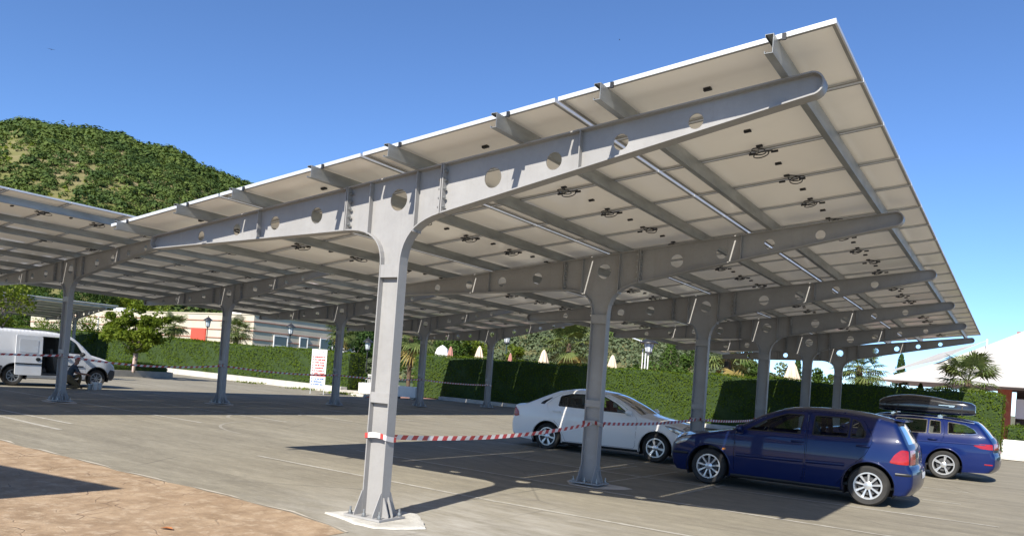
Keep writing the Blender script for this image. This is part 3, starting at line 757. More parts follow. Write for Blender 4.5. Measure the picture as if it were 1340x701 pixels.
# ------------------------------------------------------------------ hills
M['hillsoil'] = None
def hillmat():
    t = NT('dry_hillside'); c = t.world()
    col = t.mix(t.noise(c, .02, 6, .65, .4, .62), (.25, .20, .115), (.155, .155, .055))
    col = t.mix(t.noise(c, .12, 5, .7, .4, .7), col, (.12, .125, .04))
    t.link(col, t.p.inputs['Base Color']); t.p.inputs['Roughness'].default_value = .95; t.p.inputs['Specular IOR Level'].default_value = .1
    return t.mat
M['hill'] = hillmat()
def vnoise(x, y, s, seed):
    r = np.random.default_rng(seed); out = 0 * x
    for k in range(7):
        a = r.uniform(0, 2 * PI); f = s * (1.55**k) * r.uniform(.8, 1.2); out = out + np.sin((x * np.cos(a) + y * np.sin(a)) * f + r.uniform(0, 6)) * .7**k
    return out
def hill(name, ridge, foot, back, nu, nv, seed, rough):
    # ridge and foot: polylines with the same number of points; the slope is a surface between them and falls off behind
    def res(P, n):
        P = np.array(P, float); t = np.linspace(0, len(P) - 1, n); i = np.minimum(t.astype(int), len(P) - 2); f = (t - i)[:, None]
        return P[i] * (1 - f) + P[i + 1] * f
    R = res(ridge, nu); F = res(foot, nu); B = R + np.array(back)
    V = np.zeros((nu, nv + 6, 3))
    for j in range(nv):
        t = j / (nv - 1); V[:, j] = F * (1 - t) + R * t
        V[:, j, 2] = F[:, 2] + (R[:, 2] - F[:, 2]) * (t**.92) + (R[:, 2] - F[:, 2]) * .05 * math.sin(PI * t)
    for j in range(6):
        t = (j + 1) / 6; V[:, nv + j] = R * (1 - t) + B * t; V[:, nv + j, 2] = R[:, 2] * (1 - t**2) + B[:, 2] * t**2
    w = np.minimum(1, np.linspace(0, 1, nv + 6) * 4)[None, :]
    V[:, :, 2] += rough * w * vnoise(V[:, :, 0], V[:, :, 1], .03, seed)
    n2 = nv + 6
    me = bpy.data.meshes.new(name); me.from_pydata(V.reshape(-1, 3).tolist(), [], [(i * n2 + j, (i + 1) * n2 + j, (i + 1) * n2 + j + 1, i * n2 + j + 1) for i in range(nu - 1) for j in range(n2 - 1)])
    me.materials.append(M['hill']); me.polygons.foreach_set('use_smooth', [True] * len(me.polygons)); me.update()
    o = bpy.data.objects.new(name, me); COL.objects.link(o); tag(o, kind='structure')
    return V[:, :nv + 2]
def sample(V, n, dens):
    nu, nv = V.shape[:2]; P = []
    while len(P) < n:
        k = n * 2; u = RNG.uniform(0, nu - 1.001, k); v = RNG.uniform(0, nv - 1.001, k); i = u.astype(int); j = v.astype(int); fu = (u - i)[:, None]; fv = (v - j)[:, None]
        q = V[i, j] * (1 - fu) * (1 - fv) + V[i + 1, j] * fu * (1 - fv) + V[i, j + 1] * (1 - fu) * fv + V[i + 1, j + 1] * fu * fv
        ok = RNG.uniform(0, 1, k) < dens(q, v / (nv - 1), u / (nu - 1)); P += list(q[ok])
    return np.array(P[:n])
def bushes(name, centres, rad_, per, leaf, m, label):
    C = np.repeat(centres, per, 0); r = np.repeat(rad_, per)
    o = RNG.normal(size=(len(C), 3)); o /= np.linalg.norm(o, axis=1)[:, None]; o[:, 2] = np.abs(o[:, 2]) * 1.0
    P = C + o * (r * RNG.uniform(.5, 1, len(r)))[:, None] * np.array([1, 1, .95])
    b = leaf_mesh(name, P, leaf * np.repeat(rad_ / rad_.mean(), per), m, None, o + np.array([0, 0, .2]), aspect=.8, jn=.28)
    return tag(b, label, 'scrub', None, 'stuff')
RIDGE = [(-407.2, 114.1, 92.4), (-387.9, 140.5, 91.2), (-381.9, 155.6, 97.3), (-378.6, 163.3, 101.5), (-375.0, 171.4, 102.0), (-366.8, 188.0, 104.0), (-359.8, 200.9, 103.4), (-355.5, 208.3, 100.6), (-349.2, 218.4, 100.5), (-342.3, 229.0, 95.2), (-336.0, 238.1, 91.3), (-328.3, 248.6, 88.7), (-305.8, 268.1, 73.3), (-280.0, 288.0, 54.3), (-249.1, 302.1, 37.4), (-217.6, 313.6, 21.7)]
FOOT = [(-137.7, 37.8), (-134.1, 48.2), (-131.9, 53.7), (-130.6, 56.6), (-129.2, 59.5), (-126.2, 65.3), (-123.6, 69.9), (-122.1, 72.4), (-119.8, 76.0), (-117.4, 79.6), (-115.2, 82.7), (-112.4, 86.3), (-105.9, 94.0), (-98.2, 102.0), (-89.6, 109.7), (-80.3, 116.7)]
V1 = hill('hill', RIDGE, [(x, y, gz(x) - .3) for x, y in FOOT], (-160, 70, -90), 90, 50, 3, .55)
def d1(q, v, u):
    n = vnoise(q[:, 0], q[:, 2] * 1.5 + q[:, 1], .035, 11) * .05 + vnoise(q[:, 0] + q[:, 1], q[:, 2] * 2, .11, 13) * .04
    d = .95 + 0 * u
    d -= .95 * np.exp(-((u - .165) / .085)**2 - (np.abs(v - .60 + n * .2) / .30)**4)
    d -= .9 * np.exp(-((u - .405 - .25 * (.97 - v)) / .040)**2 - ((v - .90) / .22)**2)
    d -= .9 * np.exp(-((u - .60) / .036)**2 - ((v - .95) / .16)**2)
    d -= .55 * np.exp(-((u - .70) / .06)**2 - ((v - .85) / .12)**2)
    return np.clip(d * (1 + 1.6 * n), .006, 1)
c = sample(V1, 5000, d1); r = RNG.uniform(.4, 1, len(c))**1.5 * 3.7 * (.75 + .5 * (vnoise(c[:, 0], c[:, 1], .02, 5) > .2))
bushes('hillside_scrub', c, r, 90, .70, M['scrub'], 'dense green scrub and small trees covering the big hill at left')
c = sample(V1, 500, lambda q, v, u: .25 + .75 * np.exp(-((u - .2) / .16)**2)); r = RNG.uniform(.4, .9, len(c))
bushes('dry_scrub', c, r, 12, .8, M['yellow'], 'yellowish low scrub dotted over the bare parts of the big hill')
RIDGE2 = [(-147.5, 165.4, 20.3), (-133.7, 176.8, 20.0), (-115.2, 189.5, 22.3), (-99.6, 198.3, 22.9), (-85.4, 205.0, 21.1), (-75.2, 209.1, 18.7), (-66.9, 212.0, 14.6), (-59.7, 214.3, 10.6), (-53.6, 216.0, 7.2), (-44.6, 218.2, 3.3)]
FOOT2 = [(-50.8, 57.3), (-45.7, 61.5), (-38.9, 66.2), (-33.1, 69.4), (-28.0, 71.9), (-24.2, 73.4), (-21.3, 74.4), (-18.7, 75.2), (-16.5, 75.8), (-13.3, 76.7)]
V2 = hill('olive_hill', RIDGE2, [(x, y, gz(x) - .3) for x, y in FOOT2], (-60, 90, -20), 50, 40, 8, .25)
bpy.data.objects['olive_hill'].data.materials[0] = mat('dry_yellow_grass_slope', (.21, .175, .065), .95, c2=(.11, .115, .04), scale=.09)
c = sample(V2, 2600, lambda q, v, u: .75 + .3 * vnoise(q[:, 0], q[:, 1], .12, 4)); r = RNG.uniform(.8, 1.9, len(c))
bushes('olive_grove', c, r, 55, .42, M['olive'], 'grey-green olive trees scattered over the dry slope behind the umbrellas')
c = sample(V2, 260, lambda q, v, u: .2 + .8 * (v > .55)); r = RNG.uniform(1.2, 2.6, len(c))
bushes('hill_trees', c, r, 70, .55, M['green'], 'darker green trees mixed among the olives on the slope')
# weeds growing along the kerb
P = np.column_stack([RNG.uniform(-30, -20.5, 900), 21.2 + RNG.normal(0, .35, 900), RNG.uniform(.02, .09, 900)]); P[:, 2] += 0.0109 * -P[:, 0]
k = np.sin(P[:, 0] * 1.7) + np.sin(P[:, 0] * .6 + 2) > .1; P = P[k]
tag(leaf_mesh('kerb_weeds', P, .13, M['yellow'], aspect=.4), 'flat strip of weeds on the concrete along the pale kerb', 'weeds', None, 'stuff')

# ------------------------------------------------------------------ buildings behind
M['cream'] = mat('cream_render', (.56, .50, .39), .85, c2=(.50, .44, .34), scale=.8)
M['stripe'] = mat('brick_red_moulding', (.34, .14, .09), .8, c2=(.30, .13, .09), scale=3)
M['redpanel'] = mat('bright_red_panel', (.68, .085, .05), .6, c2=(.60, .075, .045), scale=2)
M['whitepaint'] = mat('white_paint', (.80, .79, .76), .5, c2=(.72, .71, .68), scale=3)
M['darkglass'] = mat('dark_window_glass', (.012, .022, .03), .06, spec=.8, c2=(.02, .035, .045), scale=.5)
M['brick'] = mat('red_brick', (.33, .12, .07), .85, c2=(.26, .09, .055), scale=9, bump=.01)
M['darkint'] = mat('interior_shade_tone', (.03, .028, .027), .7, c2=(.05, .045, .04), scale=2)  # near-black colour stands in for the deep shade inside the pavilion
b = empty('striped_building', (-57.9, 44.2, 0), 0, 'long low cream building with thin brick-red stripes behind the sunlit hedge', 'building')
G0 = .55
mb = MB(); mb.box((-22, 7.5, (6.0 + G0) / 2), (44, 15, 6.0 - G0)); mb.box((-22, 7.5, 6.06), (44.16, 15.16, .12)); mb.build('wall', M['cream'], b)
for z in (5.35, 4.45, 3.6, 2.75, 1.9):
    mb = MB(); mb.box((-21.98, 7.48, z), (44.10, 15.10, .085)); mb.build('stripe', M['stripe'], b)
mb = MB(); mb.box((-8.6, -.09, 2.95), (2.4, .14, 3.1)); mb.build('red_panel', M['redpanel'], b)
def window(y0, y1, z0, z1):
    mb = MB(); yc = (y0 + y1) / 2; zc = (z0 + z1) / 2; mb.box((.075, yc, zc), (.02, y1 - y0, z1 - z0)); w = mb.build('window', M['darkglass'], b)
    f = MB(); t = .10
    f.box((.09, yc, z0), (.10, y1 - y0 + t, t)); f.box((.09, yc, z1), (.10, y1 - y0 + t, t)); f.box((.09, y0, zc), (.10, t, z1 - z0 - t)); f.box((.09, y1, zc), (.10, t, z1 - z0 - t))
    f.box((.088, yc, z0 + (z1 - z0) * .38), (.08, y1 - y0 - t, t * .8)); f.build('frame', M['whitepaint'], w)
window(2.55, 4.3, 2.6, 4.2); window(5.95, 7.0, 2.6, 4.3); window(8.8, 10.6, 2.6, 4.4); window(12.3, 14.0, 2.6, 4.4)
mb = MB(); mb.box((-10, 6, 6.75), (3, 2, 1.2)); mb.box((-31, 5, 6.5), (2, 2, .7)); mb.build('roof_unit', M['whitepaint'], b)

# restaurant under the white tents
M['canvas'] = None
def canvas():
    t = NT('white_tent_canvas'); c = t.world(); col = t.mix(t.noise(c, .8, 4), (.54, .52, .485), (.61, .59, .555)); t.link(col, t.p.inputs['Base Color']); t.p.inputs['Roughness'].default_value = .7
    tr = t.node('ShaderNodeBsdfTranslucent'); tr.inputs['Color'].default_value = (.75, .72, .66, 1); ms = t.node('ShaderNodeMixShader'); ms.inputs[0].default_value = .28
    t.link(t.p.outputs[0], ms.inputs[1]); t.link(tr.outputs[0], ms.inputs[2]); t.link(ms.outputs[0], t.out.inputs['Surface']); t.bump(t.noise(t.world((1, 1, 3)), .9, 3, .6, 0, 1), .15, .5); return t.mat
M['canvas'] = canvas()
def cloth(name, A, Bc, Cc, Dc, sag, parent, n=16, th=.02):
    # four-cornered sail, edges pulled in and belly sagging
    A, Bc, Cc, Dc = map(np.array, (A, Bc, Cc, Dc)); V = []
    for i in range(n + 1):
        for j in range(n + 1):
            u, v = i / n, j / n
            p = A * (1 - u) * (1 - v) + Bc * u * (1 - v) + Cc * u * v + Dc * (1 - u) * v
            ctr = (A + Bc + Cc + Dc) / 4; e = .10 * (math.sin(PI * u) * (1 - math.sin(PI * v)) + math.sin(PI * v) * (1 - math.sin(PI * u)))
            p = p + (ctr - p) * e; p[2] -= sag * math.sin(PI * u) * math.sin(PI * v); V.append(p)
    m = n + 1; up = [tuple(p) for p in V]; dn = [(p[0], p[1], p[2] - th) for p in V]
    F = [(i * m + j, (i + 1) * m + j, (i + 1) * m + j + 1, i * m + j + 1) for i in range(n) for j in range(n)]
    k = m * m; F2 = [tuple(q + k for q in reversed(f)) for f in F]; mb = MB(); mb.add(up + dn, F + F2)
    rim = [i * m for i in range(m)] + [n * m + j for j in range(1, m)] + [i * m + n for i in range(n - 1, -1, -1)] + [j for j in range(n - 1, 0, -1)]
    mb.f += [(rim[i], rim[i] + k, rim[(i + 1) % len(rim)] + k, rim[(i + 1) % len(rim)]) for i in range(len(rim))]; mb.m += [0] * len(rim)
    return mb.build(name, M['canvas'], parent, smooth=60, recalc=True)
t = empty('tensile_tent', (6, 48, 0), 0, 'big white tensile tent with a peaked top over the terrace at right', 'tent')
apex = (.6, -1.5, 6.7)
for q0, q1 in (((-7.6, -4.6, 3.12), (.2, -5.6, 3.05)), ((.2, -5.6, 3.05), (11, -4.8, 3.1)), ((11, -4.8, 3.1), (11, 6, 3.1)), ((11, 6, 3.1), (-6.6, 6, 3.1)), ((-6.6, 6, 3.1), (-7.6, -4.6, 3.12))):
    A = np.array(apex); a = np.array(q0); c_ = np.array(q1); rows = []
    n = 14; V = []
    for i in range(n + 1):
        u = i / n
        for j in range(n + 1):
            v = j / n; e = a + (c_ - a) * v; p = A + (e - A) * (.035 + .965 * u); p[2] = e[2] + (A[2] - e[2]) * (1 - u)**1.25 + .0 * u; p[2] += .06 * math.sin(v * PI) * 0 ; V.append(tuple(p))
    m = n + 1; mb = MB(); F = [(i * m + j, (i + 1) * m + j, (i + 1) * m + j + 1, i * m + j + 1) for i in range(n) for j in range(n)]
    k = m * m; mb.add(V + [(x, y, z - .02) for x, y, z in V], F + [tuple(q + k for q in reversed(f)) for f in F]); mb.build('canvas', M['canvas'], t, smooth=40)
mb = MB(); mb.tube([(.6, -1.5, 0), (.6, -1.5, 6.75)], .09, 10); mb.lathe([(.34, 6.56), (.34, 6.62), (.12, 6.80), (.02, 6.86)], 16, (.6, -1.5, 0)); mb.build('mast', M['whitepaint'], t)
for x, y in ((.2, -5.6), (-7.6, -4.6), (11, -4.8)):
    mb = MB(); mb.tube([(x, y, 0), (x, y, 3.1)], .05, 8); mb.build('pole', M['whitepaint'], t)
s = empty('shade_sail', (2, 46, 0), 0, 'pale shade sail stretched low in front of the big tent', 'sail')
cloth('canvas', (1.95, -.8, 5.68), (-.25, -1.75, 4.42), (-3.5, -1.0, 3.42), (-.5, 1.0, 4.98), .12, s)
mb = MB(); mb.tube([(-3.52, -1.0, 3.42), (-4.3, -3.2, 3.5)], .012, 5); mb.build('rope', M['whitepaint'], s)
mb = MB(); mb.tube([(1.97, -.8, 0), (1.97, -.8, 5.75)], .05, 8); mb.build('pole', M['whitepaint'], s)
p = empty('slanted_mast', (-1.85, 42.5, 0), 0, 'slanted white mast anchoring the tents, before a palm', 'mast')
mb = MB(); mb.tube([(.42, 0, -.1), (-.36, 0, 3.72)], .15, 10); mb.build('pole', M['whitepaint'], p)
mb = MB(); mb.tube([(-.34, 0, 3.5), (.6, .3, 3.45)], .015, 5); mb.build('rope', M['whitepaint'], p)
pv = empty('brick_pavilion', (9.5, 50.5, 0), 0, 'brick restaurant pavilion in deep shade under the white tents', 'building')
mb = MB(); mb.box((1.5, 3.2, 1.8), (11, .3, 3.6)); mb.build('back_wall', M['darkint'], pv)
for x in (-4.55, -.2, 4.0):
    mb = MB(); mb.box((x, -4.2, 1.5), (.7, .6, 3.0)); mb.build('brick_pier', M['brick'], pv)
mb = MB(); mb.box((1.0, -3.0, .95), (9.5, .9, .9)); mb.box((1.0, -3.0, 1.43), (9.7, 1.0, .06)); mb.build('bar_counter', M['darkint'], pv)
mb = MB(); mb.box((.9, -3.9, 2.95), (10.4, .25, .12)); mb.build('lintel', M['darkint'], pv)
mb = MB(); mb.box((-3.7, -4.15, 1.95), (.6, .03, 1.1)); mb.build('glazed_screen', mat('bright_screen_glass', (.5, .55, .6), .1), pv)
rf = empty('red_roof_building', (11.5, 60, 0), 0, 'dark red wall of a house peeking over the sail', 'building')
mb = MB(); mb.box((-3, 0, 3.2), (6, 4, 6.4)); mb.build('wall', M['brick'], rf)
mb = MB(); mb.box((-3, 0, 6.9), (6.4, 4.4, .9)); mb.build('roof', M['stripe'], rf)

# ------------------------------------------------------------------ street furniture
M['iron'] = mat('black_iron', (.02, .021, .023), .45, c2=(.03, .03, .032), scale=6)
M['darkgreen'] = mat('dark_green_iron', (.02, .05, .04), .5, c2=(.03, .06, .05), scale=6)
M['lampglass'] = mat('frosted_lamp_glass', (.62, .66, .68), .25, c2=(.55, .6, .62), scale=4)
def lantern(loc, h, label, mpole, s=1.0, group='lantern posts behind the hedges'):
    r = empty('street_lantern', loc, 0, label, 'lamp post', group)
    mb = MB(); mb.lathe([(.13, 0), (.13, .25), (.06, .35), (.04, .6), (.035, h - .95), (.08, h - .92), (.05, h - .85), (.10, h - .80)], 10); mb.build('pole', mpole, r, smooth=40)
    mb = MB(); mb.lathe([(.12 * s, h - .80), (.14 * s, h - .78), (.22 * s, h - .30), (.20 * s, h - .30)], 8); mb.build('lamp_glass', M['lampglass'], r)
    mb = MB(); 
    for k in range(8):
        a = 2 * PI * k / 8; mb.tube([(.145 * s * math.cos(a), .145 * s * math.sin(a), h - .79), (.225 * s * math.cos(a), .225 * s * math.sin(a), h - .30)], .013, 4)
    mb.lathe([(.38 * s, h - .31), (.37 * s, h - .27), (.20 * s, h - .14), (.10 * s, h - .05), (.04 * s, h - .03), (.035 * s, h + .06), (.01, h + .10)], 12); mb.lathe([(.16 * s, h - .86), (.15 * s, h - .78)], 8); mb.build('lamp_cap', M['iron'], r, smooth=35)
    return r
lantern((-50.4, 33.7, .4), 4.45, 'black lantern post in front of the red panel', M['iron'])
lantern((-40.74, 34, .4), 4.15, 'black lantern post in front of the building windows', M['iron'])
lantern((-32.7, 34, .35), 3.35, 'small dark lantern among the trees left of the front column', M['iron'])
lantern((-21.06, 34, .25), 4.35, 'dark green lantern post beyond the last far column', M['darkgreen'], 1.1)
lantern((-11.63, 34, .1), 4.3, 'lantern on a pale post above the lit hedge', M['whitepaint'], 1.35)
r = empty('street_light', (-17.0, 46, .15), 0, 'double-armed pale street light beyond the lit hedge', 'street light')
mb = MB(); mb.tube([(0, 0, 0), (0, 0, 4.75)], .06, 8); mb.build('pole', M['alu'], r)
for s in (-1, 1):
    mb = MB(); mb.tube([(0, 0, 4.7), (s * .45, 0, 4.85)], .035, 6); mb.box((s * .75, 0, 4.93), (.65, .2, .07), rot=Matrix.Rotation(-s * .28, 3, 'Y')); mb.build('lamp_head', M['alu'], r)
mb = MB(); mb.tube([(-12.1, 34.3, 0), (-12.1, 34.3, 3.8)], .03, 8); tag(mb.build('flag_pole', M['whitepaint']), 'bare white pole just left of the pale lantern post', 'pole')
mb = MB(); mb.tube([(-60.5, 30.2, .4), (-60.5, 30.2, 4.3)], .06, 8); tag(mb.build('flag_pole', M['alu']), 'short grey pole above the dark hedge over the van roof', 'pole')

M['umb'] = mat('beige_umbrella_cloth', (.62, .49, .36), .85, c2=(.68, .55, .42), scale=5)
M['umbred'] = mat('faded_red_umbrella_cloth', (.42, .20, .16), .85, c2=(.36, .17, .14), scale=5)
def closed_umbrella(loc, h, m, label, s=1.0, group='closed umbrellas behind the hedge'):
    r = empty('closed_umbrella', loc, random.uniform(0, 3), label, 'umbrella', group)
    mb = MB(); mb.tube([(0, 0, 0), (0, 0, h - .02)], .025, 8); mb.lathe([(.25, 0), (.25, .06), (.05, .10)], 12); mb.build('pole', M['whitepaint'], r)
    mb = MB(); prof = [(.30, h - 1.62), (.33, h - 1.50), (.27, h - 1.15), (.36, h - .95), (.42, h - .78), (.30, h - .50), (.20, h - .22), (.10, h - .06), (.02, h)]
    mb.lathe([(a * s * .62, b_) for a, b_ in prof], 40, fold=.22, nf=7); mb.build('folded_cloth', m, r, smooth=60)
    mb = MB(); mb.lathe([(.18 * s, h - 1.2), (.187 * s, h - 1.16), (.18 * s, h - 1.12)], 24, fold=.15, nf=7); mb.build('tie_strap', m, r)
    return r
for x, y, z, s, lab in ((-20.94, 31, 3.36, 1.0, 'closed beige umbrella touching the last far column'), (-16.55, 31, 3.32, 1.05, 'closed beige umbrella above the boundary of shade and sun on the hedge'),
                     (-11.95, 30.2, 3.18, 1.0, 'closed beige umbrella above the lit hedge, left of the street light'), (-3.19, 31, 3.30, 1.25, 'closed beige umbrella between the fourth and fifth columns'), (-7.35, 31, 3.22, .95, 'closed beige umbrella half hidden by the third front column')):
    closed_umbrella((x, y, gz(x)), z - gz(x), M['umb'], lab, s)
closed_umbrella((-18.76, 31, .2), 2.85, M['umbred'], 'small closed reddish umbrella right of the last far column', .6)
closed_umbrella((-23.07, 31, .25), 3.0, M['umbred'], 'closed reddish umbrella between the two farthest columns', .75)
closed_umbrella((-13.6, 31, .15), 2.85, M['umbred'], 'closed reddish umbrella beside the second front column', .6)
r = empty('parasol', (-24.1, 31.5, .27), 0, 'white half-open parasol beside the second farthest column', 'umbrella')
mb = MB(); mb.tube([(0, 0, 0), (0, 0, 3.06)], .03, 8); mb.build('pole', M['whitepaint'], r)
mb = MB(); mb.lathe([(.50, 2.0), (.48, 2.15), (.42, 2.5), (.3, 2.85), (.12, 3.0), (.02, 3.05)], 32, fold=.08, nf=8); mb.build('cloth', M['whitepaint'], r, smooth=60)

# price board on two legs
M['board'] = mat('white_board', (.78, .78, .77), .5, c2=(.74, .74, .735), scale=2)
M['inkred'] = mat('red_print', (.62, .07, .06), .6, c2=(.5, .06, .06), scale=9); M['inkblue'] = mat('blue_print', (.06, .17, .42), .6, c2=(.05, .13, .34), scale=9); M['inkgrey'] = mat('grey_print', (.20, .21, .24), .6, c2=(.26, .27, .3), scale=9)
r = empty('price_board', (-21.2, 18.85, gz(-21.2)), 0.62, 'tall white notice board with red and blue lines on thin legs', 'notice board')
mb = MB(); mb.box((0, 0, 1.18), (.68, .03, 1.76)); mb.build('board', M['board'], r)
for s in (-1, 1):
    mb = MB(); mb.tube([(s * .30, .03, 0), (s * .30, .03, 2.0)], .018, 6); mb.build('leg', M['alu'], r)
rows = [('inkgrey', .36, .05), ('inkgrey', .30, .04)] + [('inkred', w, .085) for w in (.46, .5, .46, .42, .44, .45, .42)] + [('gap', 0, 0)] + [('inkblue', w, .085) for w in (.46, .44, .46)]
z = 2.08; rr = random.Random(3)
for key, w, h in rows:
    z -= .125
    if key == 'gap':
        mb = MB(); mb.box((0, -.018, z + .02), (.68, .006, .05)); mb.build('print', M['inkred'], r); continue
    mb = MB(); x = -w / 2 + .04
    if h > .06: mb.box((-.27, -.0175, z), (.05, .005, h * .7))
    while x < w / 2 + .02:
        ww = rr.uniform(.03, .085); mb.box((x + ww / 2, -.0175, z), (ww, .005, h * rr.uniform(.65, .95))); x += ww + rr.choice((.012, .012, .03))
    mb.build('print', M[key], r)

# planters, cone, garden chairs
def planter(loc, rz, L, label, h=.62):
    r = empty('planter_trough', loc, rz, label, 'planter', 'white concrete planter troughs')
    mb = MB(); hw, t = .28, .06
    sec = [(-hw + .05, .10), (-hw, h), (-hw + t, h), (-hw + t + .04, h - .08), (hw - t - .04, h - .08), (hw - t, h), (hw, h), (hw - .05, .10)]
    V = [(x, a, b_) for x in (-L / 2, L / 2) for a, b_ in sec]; k = len(sec)
    mb.add(V, [(i, (i + 1) % k, k + (i + 1) % k, k + i) for i in range(k)] + [tuple(range(k)), tuple(2 * k - 1 - i for i in range(k))]); mb.build('trough', M['whitepaint'], r, recalc=True)
    for s in (-1, 1):
        mb = MB(); mb.box((s * (L / 2 - .2), 0, .05), (.2, .4, .10)); mb.build('foot', M['kerbgrey'], r)
    mb = MB(); mb.box((0, 0, h - .075), (L - .04, .36, .02)); mb.build('soil', M['bark'], r)
    return r
planter((-21.3, 22.75, gz(-21.3)), 0.45, 1.5, 'white trough left of the front column, behind the traffic cone')
planter((-19.7, 23.25, gz(-19.7)), 0.25, 1.3, 'white trough right of the front column, against the hedge end')
planter((6.45, 27.4, 0), -.02, 2.5, 'long white trough at the right edge beyond the blue estate car', .68)
M['orange'] = mat('orange_cone_plastic', (.80, .13, .03), .5, c2=(.72, .11, .03), scale=5)
r = empty('traffic_cone', (-19.87, 21.1, gz(-19.9)), 0, 'orange and white traffic cone at the foot of the planter', 'cone')
mb = MB(); mb.box((0, 0, .02), (.38, .38, .04)); mb.build('base', M['orange'], r)
mb = MB(); mb.lathe([(.15, .04), (.118, .22), (.118, .22), (.088, .38), (.088, .38), (.06, .54), (.03, .72), (.0, .72)], 16)
for i, f in enumerate(mb.f): mb.m[i] = 1 if (f[0] // 16 in (2,) or f[0] // 16 == 4 and False) else 0
mb.build('body', [M['orange'], M['whitepaint']], r, smooth=40)
mb = MB(); mb.lathe([(.091, .37), (.072, .48)], 16); mb.build('reflective_band', M['whitepaint'], r, smooth=40)
mb = MB(); mb.box((0, 0, .06), (1.3, .5, .12)); o = tag(mb.build('concrete_block', M['kerb']), 'flat pale concrete block beside the traffic cone', 'block'); o.location = (-20.4, 21.2, gz(-20.4)); o.rotation_euler = (0, 0, .5)
def garden_chair(loc, rz, label):
    r = empty('garden_chair', loc, rz, label, 'chair', 'white plastic garden chairs')
    mb = MB(); mb.box((0, 0, .43), (.46, .44, .03)); mb.build('seat', M['whitepaint'], r)
    mb = MB()
    for k in range(5): mb.box((-.17 + .085 * k, .25, .68), (.055, .02, .46), rot=Matrix.Rotation(-.22, 3, 'X'))
    mb.box((0, .305, .92), (.44, .025, .07)); mb.build('backrest', M['whitepaint'], r)
    for sx in (-1, 1):
        mb = MB(); mb.box((sx * .25, 0, .65), (.05, .46, .03)); mb.tube([(sx * .25, -.2, .43), (sx * .25, -.2, .65)], .02, 6); mb.build('armrest', M['whitepaint'], r)
        for sy in (-1, 1):
            mb = MB(); mb.tube([(sx * .2, sy * .18, .43), (sx * .25, sy * .25, 0)], [.026, .018], 6); mb.build('leg', M['whitepaint'], r)
    return r
garden_chair((-26.9, 26.3, .30), 2.4, 'white garden chair nearest the hedge end'); garden_chair((-26.2, 27.6, .29), -2.2, 'white garden chair right of the white table')
garden_chair((-27.6, 27.6, .30), 1.2, 'white garden chair behind the white table')
r = empty('garden_table', (-26.7, 27.0, .29), 0, 'round white garden table between the plastic chairs', 'table')
mb = MB(); mb.lathe([(.45, .70), (.46, .72), (.45, .74), (.01, .745)], 24); mb.build('table_top', M['whitepaint'], r)
for a in (0.6, 2.17, 3.74, 5.31):
    mb = MB(); mb.tube([(.3 * math.cos(a), .3 * math.sin(a), .71), (.4 * math.cos(a), .4 * math.sin(a), 0)], .025, 6); mb.build('leg', M['whitepaint'], r)

# ------------------------------------------------------------------ barrier tape
M['tapered'] = mat('red_tape', (.50, .07, .06), .5, c2=(.40, .045, .04), scale=6); M['tapewhite'] = mat('white_tape', (.70, .67, .64), .5, c2=(.62, .59, .57), scale=6)
def tape(a, b, sag, label, wrap=True, w=.052, per=.18, twist=.0):
    a = Vector(a); b = Vector(b); L = (b - a).length; N = int(L / per * 2) // 2 * 2; mb = MB()
    d = (b - a).normalized(); side = d.cross(Vector((0, 0, 1))).normalized()
    def P(t, v):
        p = a + (b - a) * t; p.z -= sag * 4 * t * (1 - t); an = twist * math.sin(t * 5 + a.x) + .12 * math.sin(t * 23)
        return p + (Vector((0, 0, 1)) * math.cos(an) + side * math.sin(an)) * (w * (v - .5))
    sk = .45 / N
    for i in range(N):
        for s in range(3):
            t0 = (i + s / 3) / N; t1 = (i + (s + 1) / 3) / N
            mb.add([P(min(1, max(0, t0 - sk)), 0), P(min(1, max(0, t1 - sk)), 0), P(min(1, t1), 1), P(min(1, t0), 1)], [(0, 1, 2, 3)], i % 2)
    if wrap:
        for c, z in ((a, a.z), (b, b.z)):
            hx, hy = .152, .078; q = [(-hx, -hy), (hx, -hy), (hx, hy), (-hx, hy)]; per_ = densify(q + [q[0]], .045)
            cx = round(c.x / .01) * .01
            for i in range(len(per_) - 1):
                (x0, y0), (x1, y1) = per_[i], per_[i + 1]; s = .02 * math.sin(i * .45); s1 = .02 * math.sin(i * .45 + .45)
                mb.add([(c.x + x0, c.y + y0, z - .03 + s), (c.x + x1, c.y + y1, z - .03 + s1), (c.x + x1 * 1.01, c.y + y1 * 1.01, z + .025 + s1), (c.x + x0 * 1.01, c.y + y0 * 1.01, z + .025 + s)], [(0, 1, 2, 3)], 1 if (i * 7) % 5 else 0)
    return tag(mb.build('barrier_tape', [M['tapered'], M['tapewhite']]), label, 'barrier tape', 'red and white barrier tapes between the columns')
def col(k, row, z): 
    return (0, YA[k], z) if row == 'A' else (-14.88, YB[k], gz(-14.88) + z)
tape(col(0, 'A', .88), col(1, 'A', .98), .10, 'slack striped tape from the front column to the second, in front of the white saloon')
tape(col(1, 'A', .98), col(2, 'A', 1.02), .05, 'striped tape crossing the bonnet of the white saloon')
tape(col(2, 'A', 1.02), col(3, 'A', 1.0), .05, 'pale striped tape between the third and fourth front columns')
tape(col(0, 'B', 1.12), col(1, 'B', 1.18), .04, 'striped tape in front of the white van, from left edge to the first far column')
tape(col(1, 'B', 1.18), col(2, 'B', 1.18), .14, 'striped tape between the first and second far columns, over the island hedge')
tape(col(2, 'B', 1.18), col(3, 'B', 1.10), .08, 'striped tape passing behind the price board')
tape(col(3, 'B', 1.10), col(4, 'B', 1.12), .06, 'striped tape hidden in part by the sunlit front column')
tape(col(4, 'B', 1.12), col(5, 'B', 1.05), .05, 'striped tape before the dark hedge, between the last two far columns')

